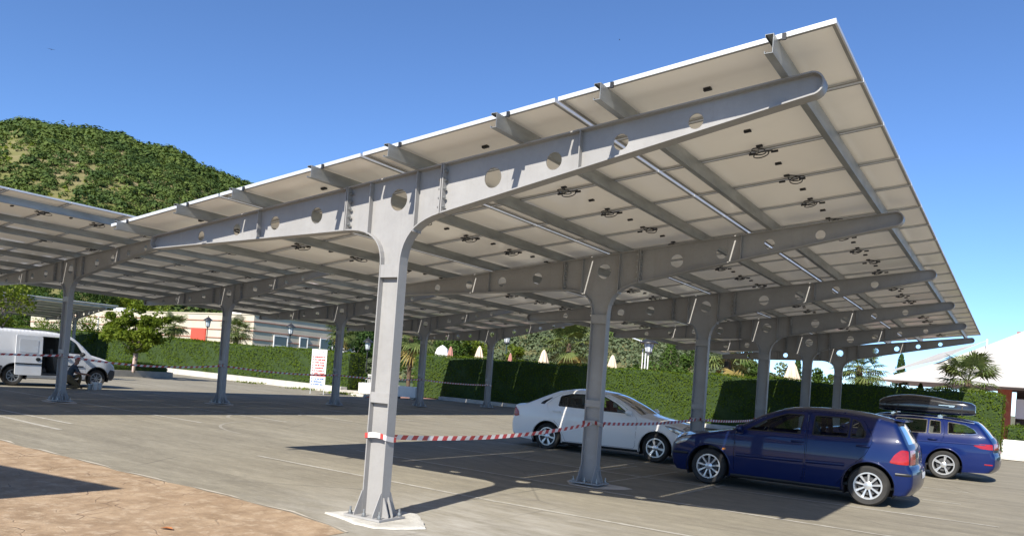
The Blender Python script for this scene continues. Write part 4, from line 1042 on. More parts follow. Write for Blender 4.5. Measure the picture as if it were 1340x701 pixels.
# ------------------------------------------------------------------ small things
def bird(loc, rz, s, label):
    r = empty('flying_bird', loc, rz, label, 'bird', 'birds in the sky'); r.scale = (s, s, s)
    mb = MB(); mb.lathe([(.003, -.16), (.02, -.13), (.035, -.05), (.035, .03), (.02, .08), (.022, .11), (.012, .14), (.002, .17)], 10, axis='y')
    for sx in (-1, 1):
        V = [(0, -.05, .01), (0, .06, .01), (sx * .20, .075, .07), (sx * .48, -.04, .03), (sx * .20, -.03, .065)]
        mb.add(V + [(x, y, z - .006) for x, y, z in V], [(0, 1, 2, 4), (4, 2, 3), (9, 7, 6, 5), (8, 7, 9), (1, 6, 7, 2), (2, 7, 8, 3), (3, 8, 9, 4), (4, 9, 5, 0)])
    mb.add([(-.02, -.12, 0), (.02, -.12, 0), (.05, -.24, 0), (-.05, -.24, 0)], [(0, 1, 2, 3)]); mb.build('body', M['iron'], r); return r
bird((-77.6, 32.55, 31.24), 1.0, .78, 'small dark bird gliding in the sky at upper left')
bird((-17.2, 38.8, 24.0), 2.0, .3, 'tiny dark bird high above the front edge of the canopy')
mb = MB(); mb.add([(-.07, 0, 0), (-.03, .028, .012), (.03, .03, .015), (.075, 0, .004), (.03, -.03, .018), (-.03, -.026, .01)], [(0, 1, 2, 3, 4, 5)])
o = tag(mb.build('fallen_leaf', mat('dry_orange_leaf', (.42, .16, .05), .7, c2=(.34, .12, .04))), 'dry orange leaf lying on the stamped concrete', 'leaf'); o.location = (-.72, -1.94, .02); o.rotation_euler = (0, 0, .3)
# ------------------------------------------------------------------ vehicles
M['glass'] = glass_mat('car_glass', (.80, .84, .82)); M['glassdark'] = glass_mat('tinted_car_glass', (.10, .12, .12))
def paint(name, c, c2, coat=1.0, metal=0, rough=.35):
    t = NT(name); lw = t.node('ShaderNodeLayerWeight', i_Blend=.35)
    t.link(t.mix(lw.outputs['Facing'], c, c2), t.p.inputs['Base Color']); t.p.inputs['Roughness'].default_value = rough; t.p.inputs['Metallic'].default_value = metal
    t.p.inputs['Coat Weight'].default_value = coat; t.p.inputs['Specular IOR Level'].default_value = .15; t.p.inputs['Coat Roughness'].default_value = .03
    return t.mat
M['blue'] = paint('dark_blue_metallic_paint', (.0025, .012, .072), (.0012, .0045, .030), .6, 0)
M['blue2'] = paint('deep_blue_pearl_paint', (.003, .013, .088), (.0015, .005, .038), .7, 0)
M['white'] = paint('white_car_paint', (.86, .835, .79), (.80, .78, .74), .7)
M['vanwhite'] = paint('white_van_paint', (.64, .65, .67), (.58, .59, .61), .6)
M['trim'] = mat('black_trim', (.014, .014, .015), .4, c2=(.02, .02, .02), scale=8)
M['cladding'] = mat('grey_plastic_cladding', (.045, .047, .05), .6, c2=(.06, .06, .062), scale=8)
M['under'] = mat('underbody', (.008, .008, .008), .9, c2=(.012, .012, .012), scale=3)
M['seat'] = mat('dark_seat_cloth', (.11, .108, .10), .85, c2=(.15, .148, .14), scale=12)
M['seatred'] = mat('reddish_seat_cloth', (.16, .03, .025), .85, c2=(.12, .02, .018), scale=12)
M['rim'] = mat('silver_alloy', (.66, .67, .68), .28, .7, c2=(.58, .59, .6), scale=6)
M['steelrim'] = mat('grey_steel_wheel', (.32, .33, .34), .4, .5, c2=(.26, .27, .28), scale=6)
M['chrome'] = mat('chrome', (.75, .76, .77), .12, 1.0, c2=(.7, .71, .72), scale=3)
M['red'] = mat('red_tail_lens', (.36, .006, .006), .2, coat=.6, c2=(.24, .003, .004), scale=14)
M['lens'] = mat('clear_lamp_lens', (.42, .44, .45), .10, .4, coat=1, c2=(.2, .21, .22), scale=12)
M['amber'] = mat('amber_lens', (.6, .2, .03), .15, coat=1)

def wheel(parent, c, out, r=.315, w=.20, spokes=9, rimm=None, rimr=.205, style='single'):
    # out = +1/-1 : which way the outer face looks along local y
    root = empty('wheel', c, 0, parent=parent)
    mb = MB(); h = w / 2
    mb.lathe([(rimr + .008, -h * .86), (r * .90, -h), (r * .975, -h * .72), (r, -h * .35), (r, h * .35), (r * .975, h * .72), (r * .90, h), (rimr + .022, h * .92), (rimr + .008, h * .80), (rimr + .008, -h * .86)], 40, axis='y', cap=False)
    mb.build('tyre', M['rubber'], root, smooth=35)
    rimm = rimm or M['rim']; mb = MB(); o = out
    mb.lathe([(rimr - .012, -h * .8 * o), (rimr + .010, -h * .8 * o), (rimr + .010, h * .84 * o), (rimr - .014, h * .84 * o), (rimr - .022, h * .55 * o), (rimr - .022, -h * .8 * o)], 40, axis='y', cap=False)
    y0 = h * .50 * o; y1 = h * .74 * o
    for k in range(spokes):
        offs = (0,) if style == 'single' else (-.085, .085)
        for do in offs:
            a = 2 * PI * k / spokes + .15; wi, wo = (.014, .021) if style == 'single' else (.011, .0145)
            ca, sa = math.cos(a + do), math.sin(a + do); d0, d1 = .045, rimr - .012
            def pt(d, s, y): return (ca * d - sa * s, y, sa * d + ca * s)
            V = [pt(d0, -wi, y0), pt(d0, wi, y0), pt(d1, wo, y0 + .004 * o), pt(d1, -wo, y0 + .004 * o), pt(d0, -wi * .7, y1 - .008 * o), pt(d0, wi * .7, y1 - .008 * o), pt(d1, wo * .75, y1), pt(d1, -wo * .75, y1)]
            mb.add(V, [(0, 1, 2, 3), (4, 5, 6, 7), (0, 1, 5, 4), (1, 2, 6, 5), (2, 3, 7, 6), (3, 0, 4, 7)])
    mb.lathe([(.062, y0), (.066, y1 - .01 * o), (.045, y1), (.0, y1 + .002 * o)], 20, axis='y')
    mb.build('rim', rimm, root, smooth=35, recalc=True)
    mb = MB(); mb.lathe([(.0, y0 - .03 * o), (.15, y0 - .03 * o), (.15, y0 - .045 * o), (0, y0 - .045 * o)], 24, axis='y'); mb.build('brake_disc', M['cladding'], root, smooth=35, recalc=True)
    mb = MB(); mb.lathe([(.0, -h * .7 * o), (rimr - .02, -h * .7 * o), (rimr - .02, -h * .72 * o), (0, -h * .72 * o)], 24, axis='y'); mb.build('wheel_back', M['under'], root, recalc=True)
    return root

class Car:
    """A hollow shell: two side sheets that follow a half-width map, and a sheet that wraps over nose, bonnet, roof and tail."""
    def __init__(s, prof, widths, belt, roofz, roofw, fr, rr, r=.06, step=.055, front_taper=(.10, .55), rear_taper=(.08, .5), taper=None):
        P = catmull([(x, z, b) for x, z, b in prof], 6); s.P = np.array(P); s.belt = belt; s.roofz = roofz; s.roofw = roofw; s.w = widths
        s.x0 = s.P[:, 0].min(); s.x1 = s.P[:, 0].max(); s.fr = front_taper; s.rr = rear_taper; s.r = r; s.step = step
        s.axles = (fr, rr)
        a = s.P[:-1, :2]; b = s.P[1:, :2]; s.sa, s.sb = a, b
        d = np.gradient(s.P[:, :2], axis=0); d /= np.linalg.norm(d, axis=1)[:, None] + 1e-9; s.N = np.stack([-d[:, 1], d[:, 0]], 1)   # outward (profile runs front to rear over the top)
        seg = np.linalg.norm(b - a, axis=1); s.S = np.concatenate([[0], np.cumsum(seg)])
    def Y(s, x, z):
        x = np.asarray(x, float); z = np.asarray(z, float)
        zs, ws = zip(*s.w); y = np.interp(z, zs, ws)
        bx, bz = zip(*s.belt); zb = np.interp(x, bx, bz); wb = np.interp(zb, zs, ws)
        t = np.clip((z - zb) / (s.roofz - zb), 0, 1.1); yg = wb - (wb - s.roofw) * (t * (.80 + .20 * t))
        y = np.where(z > zb, yg, y)
        f, L = s.fr; y = y - f * np.clip((s.x0 + L - x) / L, 0, 1)**2.2
        f, L = s.rr; y = y - f * np.clip((x - s.x1 + L) / L, 0, 1)**2.2
        p = np.stack([x.ravel(), z.ravel()], 1); D = np.full(len(p), 9.)
        for a, b in zip(s.sa, s.sb):
            ab = b - a; l = ab @ ab
            if l < 1e-12: continue
            t = np.clip(((p - a) @ ab) / l, 0, 1); q = a + t[:, None] * ab; D = np.minimum(D, np.linalg.norm(p - q, axis=1))
        k = np.clip(1 - D / s.r, 0, 1); return y - s.r * (1 - np.sqrt(np.clip(1 - k * k, 0, 1))).reshape(y.shape) * .9
    def rim_pts(s):
        out = []
        for d in (.004, .012, .025, .042, .065): out.append(s.P[:, :2] - s.N * d)
        return np.vstack(out)
    def side(s, outl, holes, name, m, parent, off=0., sides=(-1, 1), step=None, th=None):
        obs = []
        outl = densify(outl, .05, True); holes = [densify(h, .05, True) for h in holes]
        vs, tr = cdt(outl, holes, step or s.step, s.rim_pts()); v = np.array(vs); y = s.Y(v[:, 0], v[:, 1]) + off
        for sd in sides:
            V = np.column_stack([v[:, 0], sd * y, v[:, 1]]); mb = MB(); 
            T = []
            for t in tr:
                a, b, c = v[t[0]], v[t[1]], v[t[2]]; ccw = (b[0] - a[0]) * (c[1] - a[1]) - (b[1] - a[1]) * (c[0] - a[0]) > 0
                T.append(t if ccw == (sd < 0) else t[::-1])
            mb.add(V, T); obs.append(mb.build(name, m, parent, smooth=180))
        return obs
    def over_pt(s, i, t, off=0.):
        x, z, b = s.P[i]; y = s.yo[i]; n = s.N[i]; k = b * (1 - abs(t)**2.4) + off
        return (x + n[0] * k, y * t, z + n[1] * k)
    def over(s, i0, i1, name, m, parent, ts=None, off=0., tlim=(-1, 1), nt=22):
        if not hasattr(s, 'yo'): s.yo = s.Y(s.P[:, 0], s.P[:, 1])
        ts = ts or list(np.linspace(tlim[0], tlim[1], nt + 1)); mb = MB(); k = len(ts)
        mb.add([s.over_pt(i, t, off) for i in range(i0, i1 + 1) for t in ts], [(a * k + c, a * k + c + 1, (a + 1) * k + c + 1, (a + 1) * k + c) for a in range(i1 - i0) for c in range(k - 1)])
        return mb.build(name, m, parent, smooth=180)
    def idx(s, x, z): return int(np.argmin((s.P[:, 0] - x)**2 + (s.P[:, 1] - z)**2))
    def strip(s, pts, w, name, m, parent, off=.006, sides=(-1, 1)):
        pts = densify(pts, .05); v = np.array(pts); d = np.gradient(v, axis=0); d /= np.linalg.norm(d, axis=1)[:, None]; n = np.stack([-d[:, 1], d[:, 0]], 1)
        rows = [v - n * w / 2, v - n * w / 2 * .6, v + n * w / 2 * .6, v + n * w / 2]; offs = [0.001, off, off, .001]; out = []
        for sd in sides:
            V = []
            for rr_, o in zip(rows, offs): V += [(p[0], sd * (yy + o), p[1]) for p, yy in zip(rr_, s.Y(rr_[:, 0], rr_[:, 1]))]
            N = len(v); mb = MB(); mb.add(V, [(a * N + i, a * N + i + 1, (a + 1) * N + i + 1, (a + 1) * N + i) for a in range(3) for i in range(N - 1)]); out.append(mb.build(name, m, parent, smooth=180, recalc=True))
        return out

def arch(cx, cz, r, z0, n=14):
    # wheel-arch notch, walked from front (small x) to rear at height z0
    a0 = math.asin((z0 - cz) / r); return [(cx + r * math.cos(a), cz + r * math.sin(a)) for a in np.linspace(PI - a0, a0, n)]

def build_car(name, label, cat, spec, loc, rz):
    root = empty(name, loc, rz, label, cat, 'parked vehicles'); sp = spec
    org = sp['origin']
    rig = root
    c = Car(sp['prof'], sp['widths'], sp['belt'], sp['roofz'], sp['roofw'], *sp['axles'], **sp.get('kw', {}))
    fa, ra = sp['axles']; wr = sp['wr']; z0 = sp['sill']; ar = sp['arch']; pm = sp['paint']
    P2 = [tuple(p) for p in c.P[:, :2]]
    outl = P2 + list(reversed([(c.P[0, 0] + .0, P2[0][1])][:0])) + list(reversed(arch(ra, wr, ar, z0))) + list(reversed(arch(fa, wr, ar, z0)))
    doors = sp['doors']; holes = [d['out'] for d in doors if not d.get('open')] + sp.get('windows_body', []) + sp.get('openings', [])
    made = []
    body = c.side(outl, holes, 'body_side', pm, root)
    c.yo = c.Y(c.P[:, 0], c.P[:, 1])
    for d in doors:
        if d.get('open'): continue
        wins = d.get('win', []); g = .005
        ins = shrink(d['out'], g)
        drs = c.side(ins, wins, 'door', pm, root)
        for w in wins:
            gl = c.side(shrink(w, -.006), [], 'window_glass', sp.get('glass', M['glass']) if not d.get('tint') else M['glassdark'], None, -.012)
            fr = c.side(shrink(w, -.004), [shrink(w, .016)], 'window_frame', sp.get('wframe', M['trim']), None, .002)
            for a, b, q in zip(gl, fr, drs): a.parent = q; b.parent = q
        if d.get('handle'):
            hx, hz = d['handle']
            for sd, q in zip((-1, 1), drs):
                yy = float(c.Y(np.array([hx]), np.array([hz]))[0]); mb = MB()
                mb.tube([(hx - .095, sd * (yy + .004), hz - .004), (hx - .07, sd * (yy + .03), hz), (hx + .07, sd * (yy + .03), hz + .004), (hx + .095, sd * (yy + .004), hz + .006)], .016, 8)
                mb.build('door_handle', sp.get('handlem', pm), q, smooth=60)
    for w in sp.get('windows_body', []):
        c.side(shrink(w, -.006), [], 'side_window', sp.get('rearglass', sp.get('glass', M['glass'])), root, -.012)
        c.side(shrink(w, -.004), [shrink(w, .016)], 'window_frame', sp.get('wframe', M['trim']), root, .002)
    # wrap-over sheets
    for seg in sp['over']:
        i0 = c.idx(*seg['a']); i1 = c.idx(*seg['b']); nm = seg['name']
        if seg.get('glass'):
            tg = seg.get('t', .90)
            for lim in ((-1, -tg), (tg, 1)): c.over(i0, i1, 'pillar', pm, root, tlim=lim, nt=3)
            c.over(i0, i1, nm, seg['m'], root, tlim=(-tg, tg), off=-.006)
            for lim in ((-tg, -tg + .03), (tg - .03, tg)): c.over(i0, i1, 'window_seal', M['trim'], root, tlim=lim, nt=2, off=.001)
        else: c.over(i0, i1, nm, seg.get('m', pm), root)
    for q in sp.get('patches', []):
        i0 = c.idx(*q['a']); i1 = c.idx(*q['b'])
        for lim in q['t']: c.over(i0, i1, q['name'], q['m'], root, tlim=lim, nt=8, off=q.get('off', .006))
    for q in sp.get('side_patches', []): c.side(q['out'], [], q['name'], q['m'], root, q.get('off', .006), step=.03)
    for q in sp.get('strips', []): c.strip(q['pts'], q['w'], q['name'], q['m'], root, q.get('off', .008))
    # arch lips, liners, underbody, cabin
    for ax in (fa, ra):
        c.strip(arch(ax, wr, ar + .012, z0 + .02, 20), .028, 'arch_lip', sp.get('lipm', pm), root, .007)
        mb = MB(); A = arch(ax, wr, ar + .01, z0 - .05, 14); n = len(A); yw = sp['yw']
        for sd in (-1, 1):
            V = [(x, sd * (yw + .02), z) for x, z in A] + [(x, sd * .5, z) for x, z in A]
            mb.add(V, [(i, i + 1, n + i + 1, n + i) for i in range(n - 1)] + [tuple(range(n, 2 * n))])
            mb.build('arch_liner', M['under'], root); mb = MB()
    mb = MB(); mb.box(((fa + ra) / 2, 0, z0 + .03), (ra - fa - 2 * ar + .04, sp['yw'] * 2 - .10, .10)); mb.box(((c.x0 + c.x1) / 2, 0, z0 + .08), (c.x1 - c.x0 - .25, .98, .08))
    mb.tube([(ra - .35, .15, z0 - .01), (ra + .3, .15, z0 - .02)], .05, 8); mb.build('underbody', M['under'], root)
    hz = sp.get('seatz', .30); mb = MB(); bl = [(fa + .55, z0 + .10), (ra + .25, z0 + .10)]
    mb.box(((fa + .55 + ra + .3) / 2, 0, z0 + .10), (ra - fa, 1.40, .04)); 
    dx = sp['dash']; mb.box((dx, 0, .78), (.36, 1.36, .26)); mb.box((dx - .35, 0, .62), (.4, 1.3, .5)); mb.build('dashboard', M['trim'], root)
    mb = MB(); sx = dx + .36; mb.lathe([(.17, -.012), (.188, 0), (.17, .012), (.152, 0), (.17, -.012)], 20, (0, 0, 0), 'x'); st = mb.build('steering_wheel', M['trim'], root, smooth=60); st.location = (sx - .08, sp.get('steer', .36) , .88); st.rotation_euler = (0, rad(-22), 0)
    sm = sp.get('seatm', M['seat'])
    def seat(x, y, w, m):
        mb = MB(); mb.box((x, y, .46), (.50, w, .16)); mb.box((x + .30, y, .78), (.13, w * .95, .56), rot=Matrix.Rotation(.22, 3, 'Y')); mb.box((x + .39, y, 1.13), (.09, min(w * .5, .26), .17), rot=Matrix.Rotation(.15, 3, 'Y')); mb.build('seat', m, root)
    for y in (-.37, .37): seat(sp['seats'], y, .50, sm)
    if sp.get('bench'): 
        for y in (-.42, 0, .42): seat(sp['bench'], y, .40, M['seat'])
    for ax in (fa, ra):
        for sd in (-1, 1): wheel(root, (ax, sd * (sp['yw'] - sp['tw'] / 2 - .012), wr), sd, wr, sp['tw'], sp.get('spokes', 9), sp.get('rimm'), sp.get('rimr', .205), sp.get('wstyle', 'single'))
    # door mirrors
    mx, mz = sp['mirror']
    for sd in (-1, 1):
        yy = float(c.Y(np.array([mx]), np.array([mz - .06]))[0]); mb = MB()
        mb.lathe([(.0, -.075), (.055, -.06), (.085, -.01), (.085, .035), (.075, .045), (0, .045)], 14, axis='x')
        for i, p in enumerate(mb.v): mb.v[i] = (p[0] + mx, p[1] * 1.25 + sd * (yy + .135), p[2] * .85 + mz + .03)
        mb.box((mx - .01, sd * (yy + .03), mz - .03), (.07, .10, .05)); mb.build('door_mirror', sp.get('mirrorm', pm), root, smooth=60)
    for o in list(root.children):
        o.location = Vector(o.location) - Vector((org, 0, 0))
    return root, c

def shrink(poly, g):
    # inset a polygon by g (negative grows it)
    P = [np.array(p, float) for p in poly]; n = len(P); A = sum(P[i][0] * P[(i + 1) % n][1] - P[(i + 1) % n][0] * P[i][1] for i in range(n)); sg = 1 if A > 0 else -1; out = []
    for i in range(n):
        a, b, c_ = P[i - 1], P[i], P[(i + 1) % n]; d1 = (b - a) / (np.linalg.norm(b - a) + 1e-9); d2 = (c_ - b) / (np.linalg.norm(c_ - b) + 1e-9)
        n1 = np.array([-d1[1], d1[0]]) * sg; n2 = np.array([-d2[1], d2[0]]) * sg; m = n1 + n2; L = m @ m; m = m * (2 / max(L, .5)); out.append(tuple(b + m * g))
    return out
def smoothpoly(P, rr=.04, n=4):
    # round the corners of a closed polygon
    P = [np.array(p, float) for p in P]; out = []; N = len(P)
    for i in range(N):
        a, b, c_ = P[i - 1], P[i], P[(i + 1) % N]; la, lc = np.linalg.norm(a - b), np.linalg.norm(c_ - b); r1 = min(rr, la * .4); r2 = min(rr, lc * .4)
        p = b + (a - b) / la * r1; q = b + (c_ - b) / lc * r2
        for t in np.linspace(0, 1, n + 1): out.append(tuple((1 - t)**2 * p + 2 * t * (1 - t) * b + t * t * q))
    return out

# --- dark blue five-door hatchback, nose to the left
HB = dict(origin=2.17, axles=(.88, 3.458), wr=.315, arch=.375, sill=.20, paint=M['blue'], yw=.87, tw=.205, dash=1.35, seats=2.0, bench=2.85, mirror=(1.44, 1.0), spokes=9,
    prof=[(.26, .20, .05), (.19, .30, .13), (.165, .42, .17), (.17, .54, .17), (.20, .66, .16), (.27, .745, .12), (.40, .80, .07), (.65, .865, .045), (.95, .925, .04), (1.20, .975, .045),
          (1.26, .995, .05), (1.50, 1.145, .055), (1.75, 1.285, .05), (2.0, 1.385, .04), (2.2, 1.425, .04), (2.55, 1.445, .042), (3.0, 1.44, .042), (3.36, 1.405, .042), (3.66, 1.355, .035), (3.76, 1.33, .03),
          (3.80, 1.305, .03), (3.885, 1.16, .045), (3.965, 1.0, .055), (4.005, .92, .06), (4.02, .80, .065), (4.025, .68, .065), (4.07, .60, .07), (4.085, .48, .07), (4.07, .34, .06), (4.0, .22, .04)],
    widths=[(.15, .80), (.22, .835), (.35, .862), (.55, .880), (.75, .876), (.90, .862), (1.0, .845), (1.5, .84)], belt=[(0, .80), (1.2, .96), (1.5, .975), (3.4, 1.02), (4.2, 1.03)], roofz=1.44, roofw=.60,
    doors=[dict(out=smoothpoly([(1.33, .30), (1.36, .24), (2.46, .24), (2.49, .60), (2.475, 1.36), (2.44, 1.405), (2.10, 1.39), (1.72, 1.235), (1.37, 1.02), (1.31, .9)], .03, 3),
                win=[smoothpoly([(1.50, 1.01), (2.39, 1.025), (2.41, 1.345), (2.13, 1.345), (1.80, 1.21)], .035, 3)], handle=(2.36, .90)),
           dict(out=smoothpoly([(2.50, .24), (2.98, .24), (3.06, .40), (3.20, .60), (3.40, .80), (3.49, 1.0), (3.47, 1.12), (3.33, 1.33), (3.20, 1.395), (2.52, 1.405), (2.495, 1.36), (2.51, .6)], .03, 3),
                win=[smoothpoly([(2.575, 1.03), (3.12, 1.04), (3.12, 1.355), (2.575, 1.35)], .03, 3), smoothpoly([(3.155, 1.04), (3.37, 1.055), (3.39, 1.13), (3.28, 1.295), (3.155, 1.35)], .03, 3)], handle=(3.36, .93))],
    glass=M['glass'],
    over=[dict(name='front_bumper', a=(.26, .20), b=(.20, .66)), dict(name='bonnet', a=(.20, .66), b=(1.26, .995)), dict(name='windscreen', a=(1.26, .995), b=(2.0, 1.385), glass=1, m=M['glass']),
          dict(name='roof', a=(2.0, 1.385), b=(3.76, 1.33)), dict(name='rear_window', a=(3.76, 1.33), b=(3.965, 1.0), glass=1, m=M['glassdark'], t=.88), dict(name='tailgate', a=(3.965, 1.0), b=(4.025, .68)), dict(name='rear_bumper', a=(4.025, .68), b=(4.0, .22))],
    patches=[dict(name='grille', a=(.165, .42), b=(.20, .66), t=[(-.55, .55)], m=M['trim']), dict(name='headlight', a=(.20, .66), b=(.40, .80), t=[(-.99, -.62), (.62, .99)], m=M['lens']),
             dict(name='tail_light', a=(4.005, .92), b=(4.024, .70), t=[(-.995, -.62), (.62, .995)], m=M['red']), dict(name='number_plate', a=(4.075, .57), b=(4.085, .47), t=[(-.30, .30)], m=M['whitepaint'])],
    side_patches=[dict(name='headlight', m=M['lens'], out=smoothpoly([(.215, .655), (.27, .735), (.42, .795), (.56, .82), (.44, .70), (.28, .645)], .02)),
                  dict(name='tail_light', m=M['red'], out=smoothpoly([(4.0, .92), (4.02, .70), (3.86, .70), (3.745, .715), (3.81, .84), (3.90, .925)], .03)),
                  dict(name='turn_signal', m=M['amber'], out=smoothpoly([(1.12, .66), (1.18, .67), (1.18, .64), (1.12, .63)], .01))],
    strips=[dict(name='rubbing_strip', m=M['blue'], w=.06, pts=[(1.36, .575), (2.46, .595)], off=.014), dict(name='rubbing_strip', m=M['blue'], w=.06, pts=[(2.51, .595), (3.10, .61)], off=.014),
            dict(name='sill_strip', m=M['trim'], w=.05, pts=[(1.28, .215), (3.05, .215)], off=.01), dict(name='bumper_strip', m=M['trim'], w=.045, pts=[(3.84, .545), (4.06, .545)], off=.01), dict(name='bumper_strip', m=M['trim'], w=.045, pts=[(.20, .50), (.50, .51)], off=.01)])
hatch, hc = build_car('hatchback_car', 'dark blue five-door hatchback parked nose-left in front of the other cars', 'car', HB, (1.14 - .88 + 2.17, 8.06, 0), 0)
mb = MB()
mb.tube([(3.62 - 2.17, .2, 1.43), (3.70 - 2.17, .2, 1.50)], .02, 8); mb.build('roof_aerial', M['trim'], hatch)
mb = MB(); mb.box((3.82 - 2.17, 0, 1.372), (.16, 1.06, .025), rot=Matrix.Rotation(.12, 3, 'Y')); mb.build('roof_spoiler', M['blue'], hatch)

# --- white liftback saloon, nose to the right
SD = dict(origin=2.14, axles=(.84, 3.442), wr=.305, arch=.362, sill=.19, paint=M['white'], yw=.845, tw=.19, dash=1.38, seats=2.02, bench=2.85, mirror=(1.44, .99), spokes=6, wstyle='double', rimr=.20, steer=-.36, seatm=M['seatred'],
    prof=[(.24, .20, .05), (.17, .30, .13), (.145, .42, .17), (.155, .55, .17), (.19, .665, .15), (.27, .745, .10), (.42, .80, .06), (.70, .86, .045), (1.0, .91, .045), (1.18, .945, .05),
          (1.24, .965, .055), (1.55, 1.135, .06), (1.85, 1.285, .05), (2.05, 1.36, .042), (2.3, 1.405, .04), (2.6, 1.425, .042), (2.95, 1.41, .042), (3.25, 1.365, .04), (3.36, 1.335, .045),
          (3.65, 1.205, .055), (3.95, 1.06, .055), (4.06, 1.01, .05), (4.25, .985, .04), (4.34, .965, .05), (4.365, .88, .09), (4.375, .74, .10), (4.40, .62, .10), (4.41, .48, .10), (4.39, .34, .09), (4.30, .23, .05)],
    widths=[(.15, .78), (.22, .812), (.35, .838), (.55, .853), (.75, .850), (.90, .838), (1.0, .822), (1.5, .82)], belt=[(0, .80), (1.2, .93), (1.5, .955), (3.4, 1.01), (4.3, 1.02)], roofz=1.42, roofw=.58,
    doors=[dict(out=smoothpoly([(1.30, .30), (1.34, .24), (2.42, .24), (2.45, .60), (2.45, 1.33), (2.42, 1.375), (2.12, 1.355), (1.75, 1.20), (1.36, .99), (1.28, .88)], .03, 3),
                win=[smoothpoly([(1.50, .99), (2.36, 1.005), (2.39, 1.325), (2.13, 1.315), (1.82, 1.185)], .035, 3)], handle=(2.30, .88)),
           dict(out=smoothpoly([(2.46, .24), (2.98, .24), (3.05, .40), (3.18, .60), (3.36, .76), (3.46, .95), (3.50, 1.05), (3.36, 1.20), (3.18, 1.315), (2.95, 1.365), (2.49, 1.38), (2.47, 1.33), (2.47, .6)], .03, 3),
                win=[smoothpoly([(2.52, 1.01), (3.20, 1.025), (3.20, 1.25), (2.95, 1.325), (2.52, 1.335)], .035, 3)], handle=(3.22, .90))],
    windows_body=[smoothpoly([(3.56, 1.045), (3.66, 1.05), (3.60, 1.11), (3.42, 1.205), (3.40, 1.20), (3.53, 1.09)], .015, 3)],
    over=[dict(name='front_bumper', a=(.24, .20), b=(.19, .665)), dict(name='bonnet', a=(.19, .665), b=(1.24, .965)), dict(name='windscreen', a=(1.24, .965), b=(2.05, 1.36), glass=1, m=M['glass']),
          dict(name='roof', a=(2.05, 1.36), b=(3.36, 1.335)), dict(name='rear_window', a=(3.36, 1.335), b=(4.06, 1.01), glass=1, m=M['glassdark'], t=.86), dict(name='tailgate', a=(4.06, 1.01), b=(4.375, .74)), dict(name='rear_bumper', a=(4.375, .74), b=(4.30, .23))],
    patches=[dict(name='grille', a=(.155, .55), b=(.19, .665), t=[(-.5, .5)], m=M['trim']), dict(name='lower_grille', a=(.17, .30), b=(.145, .42), t=[(-.6, .6)], m=M['trim']), dict(name='headlight', a=(.185, .64), b=(.30, .76), t=[(-.99, -.60), (.60, .99)], m=M['lens']),
             dict(name='tail_light', a=(4.36, .93), b=(4.376, .73), t=[(-.995, -.60), (.60, .995)], m=M['red']), dict(name='number_plate', a=(4.37, .85), b=(4.375, .75), t=[(-.28, .28)], m=M['whitepaint'])],
    side_patches=[dict(name='headlight', m=M['lens'], out=smoothpoly([(.19, .63), (.26, .725), (.45, .79), (.66, .81), (.52, .70), (.30, .625)], .02)),
                  dict(name='tail_light', m=M['red'], out=smoothpoly([(4.335, .94), (4.365, .86), (4.37, .73), (4.30, .70), (4.18, .73), (4.22, .84)], .02)),
                  dict(name='fuel_flap', m=M['white'], out=smoothpoly([(3.72, .80), (3.90, .80), (3.90, .96), (3.72, .96)], .03), off=.0035)],
    strips=[dict(name='sill_strip', m=M['trim'], w=.04, pts=[(1.24, .205), (3.05, .205)], off=.008)])
ang = rad(4.5)
saloon, sc_ = build_car('saloon_car', 'white saloon parked nose-right against the hatchback, behind the second column', 'car', SD, (-2.22, 10.35, .02), PI + ang)

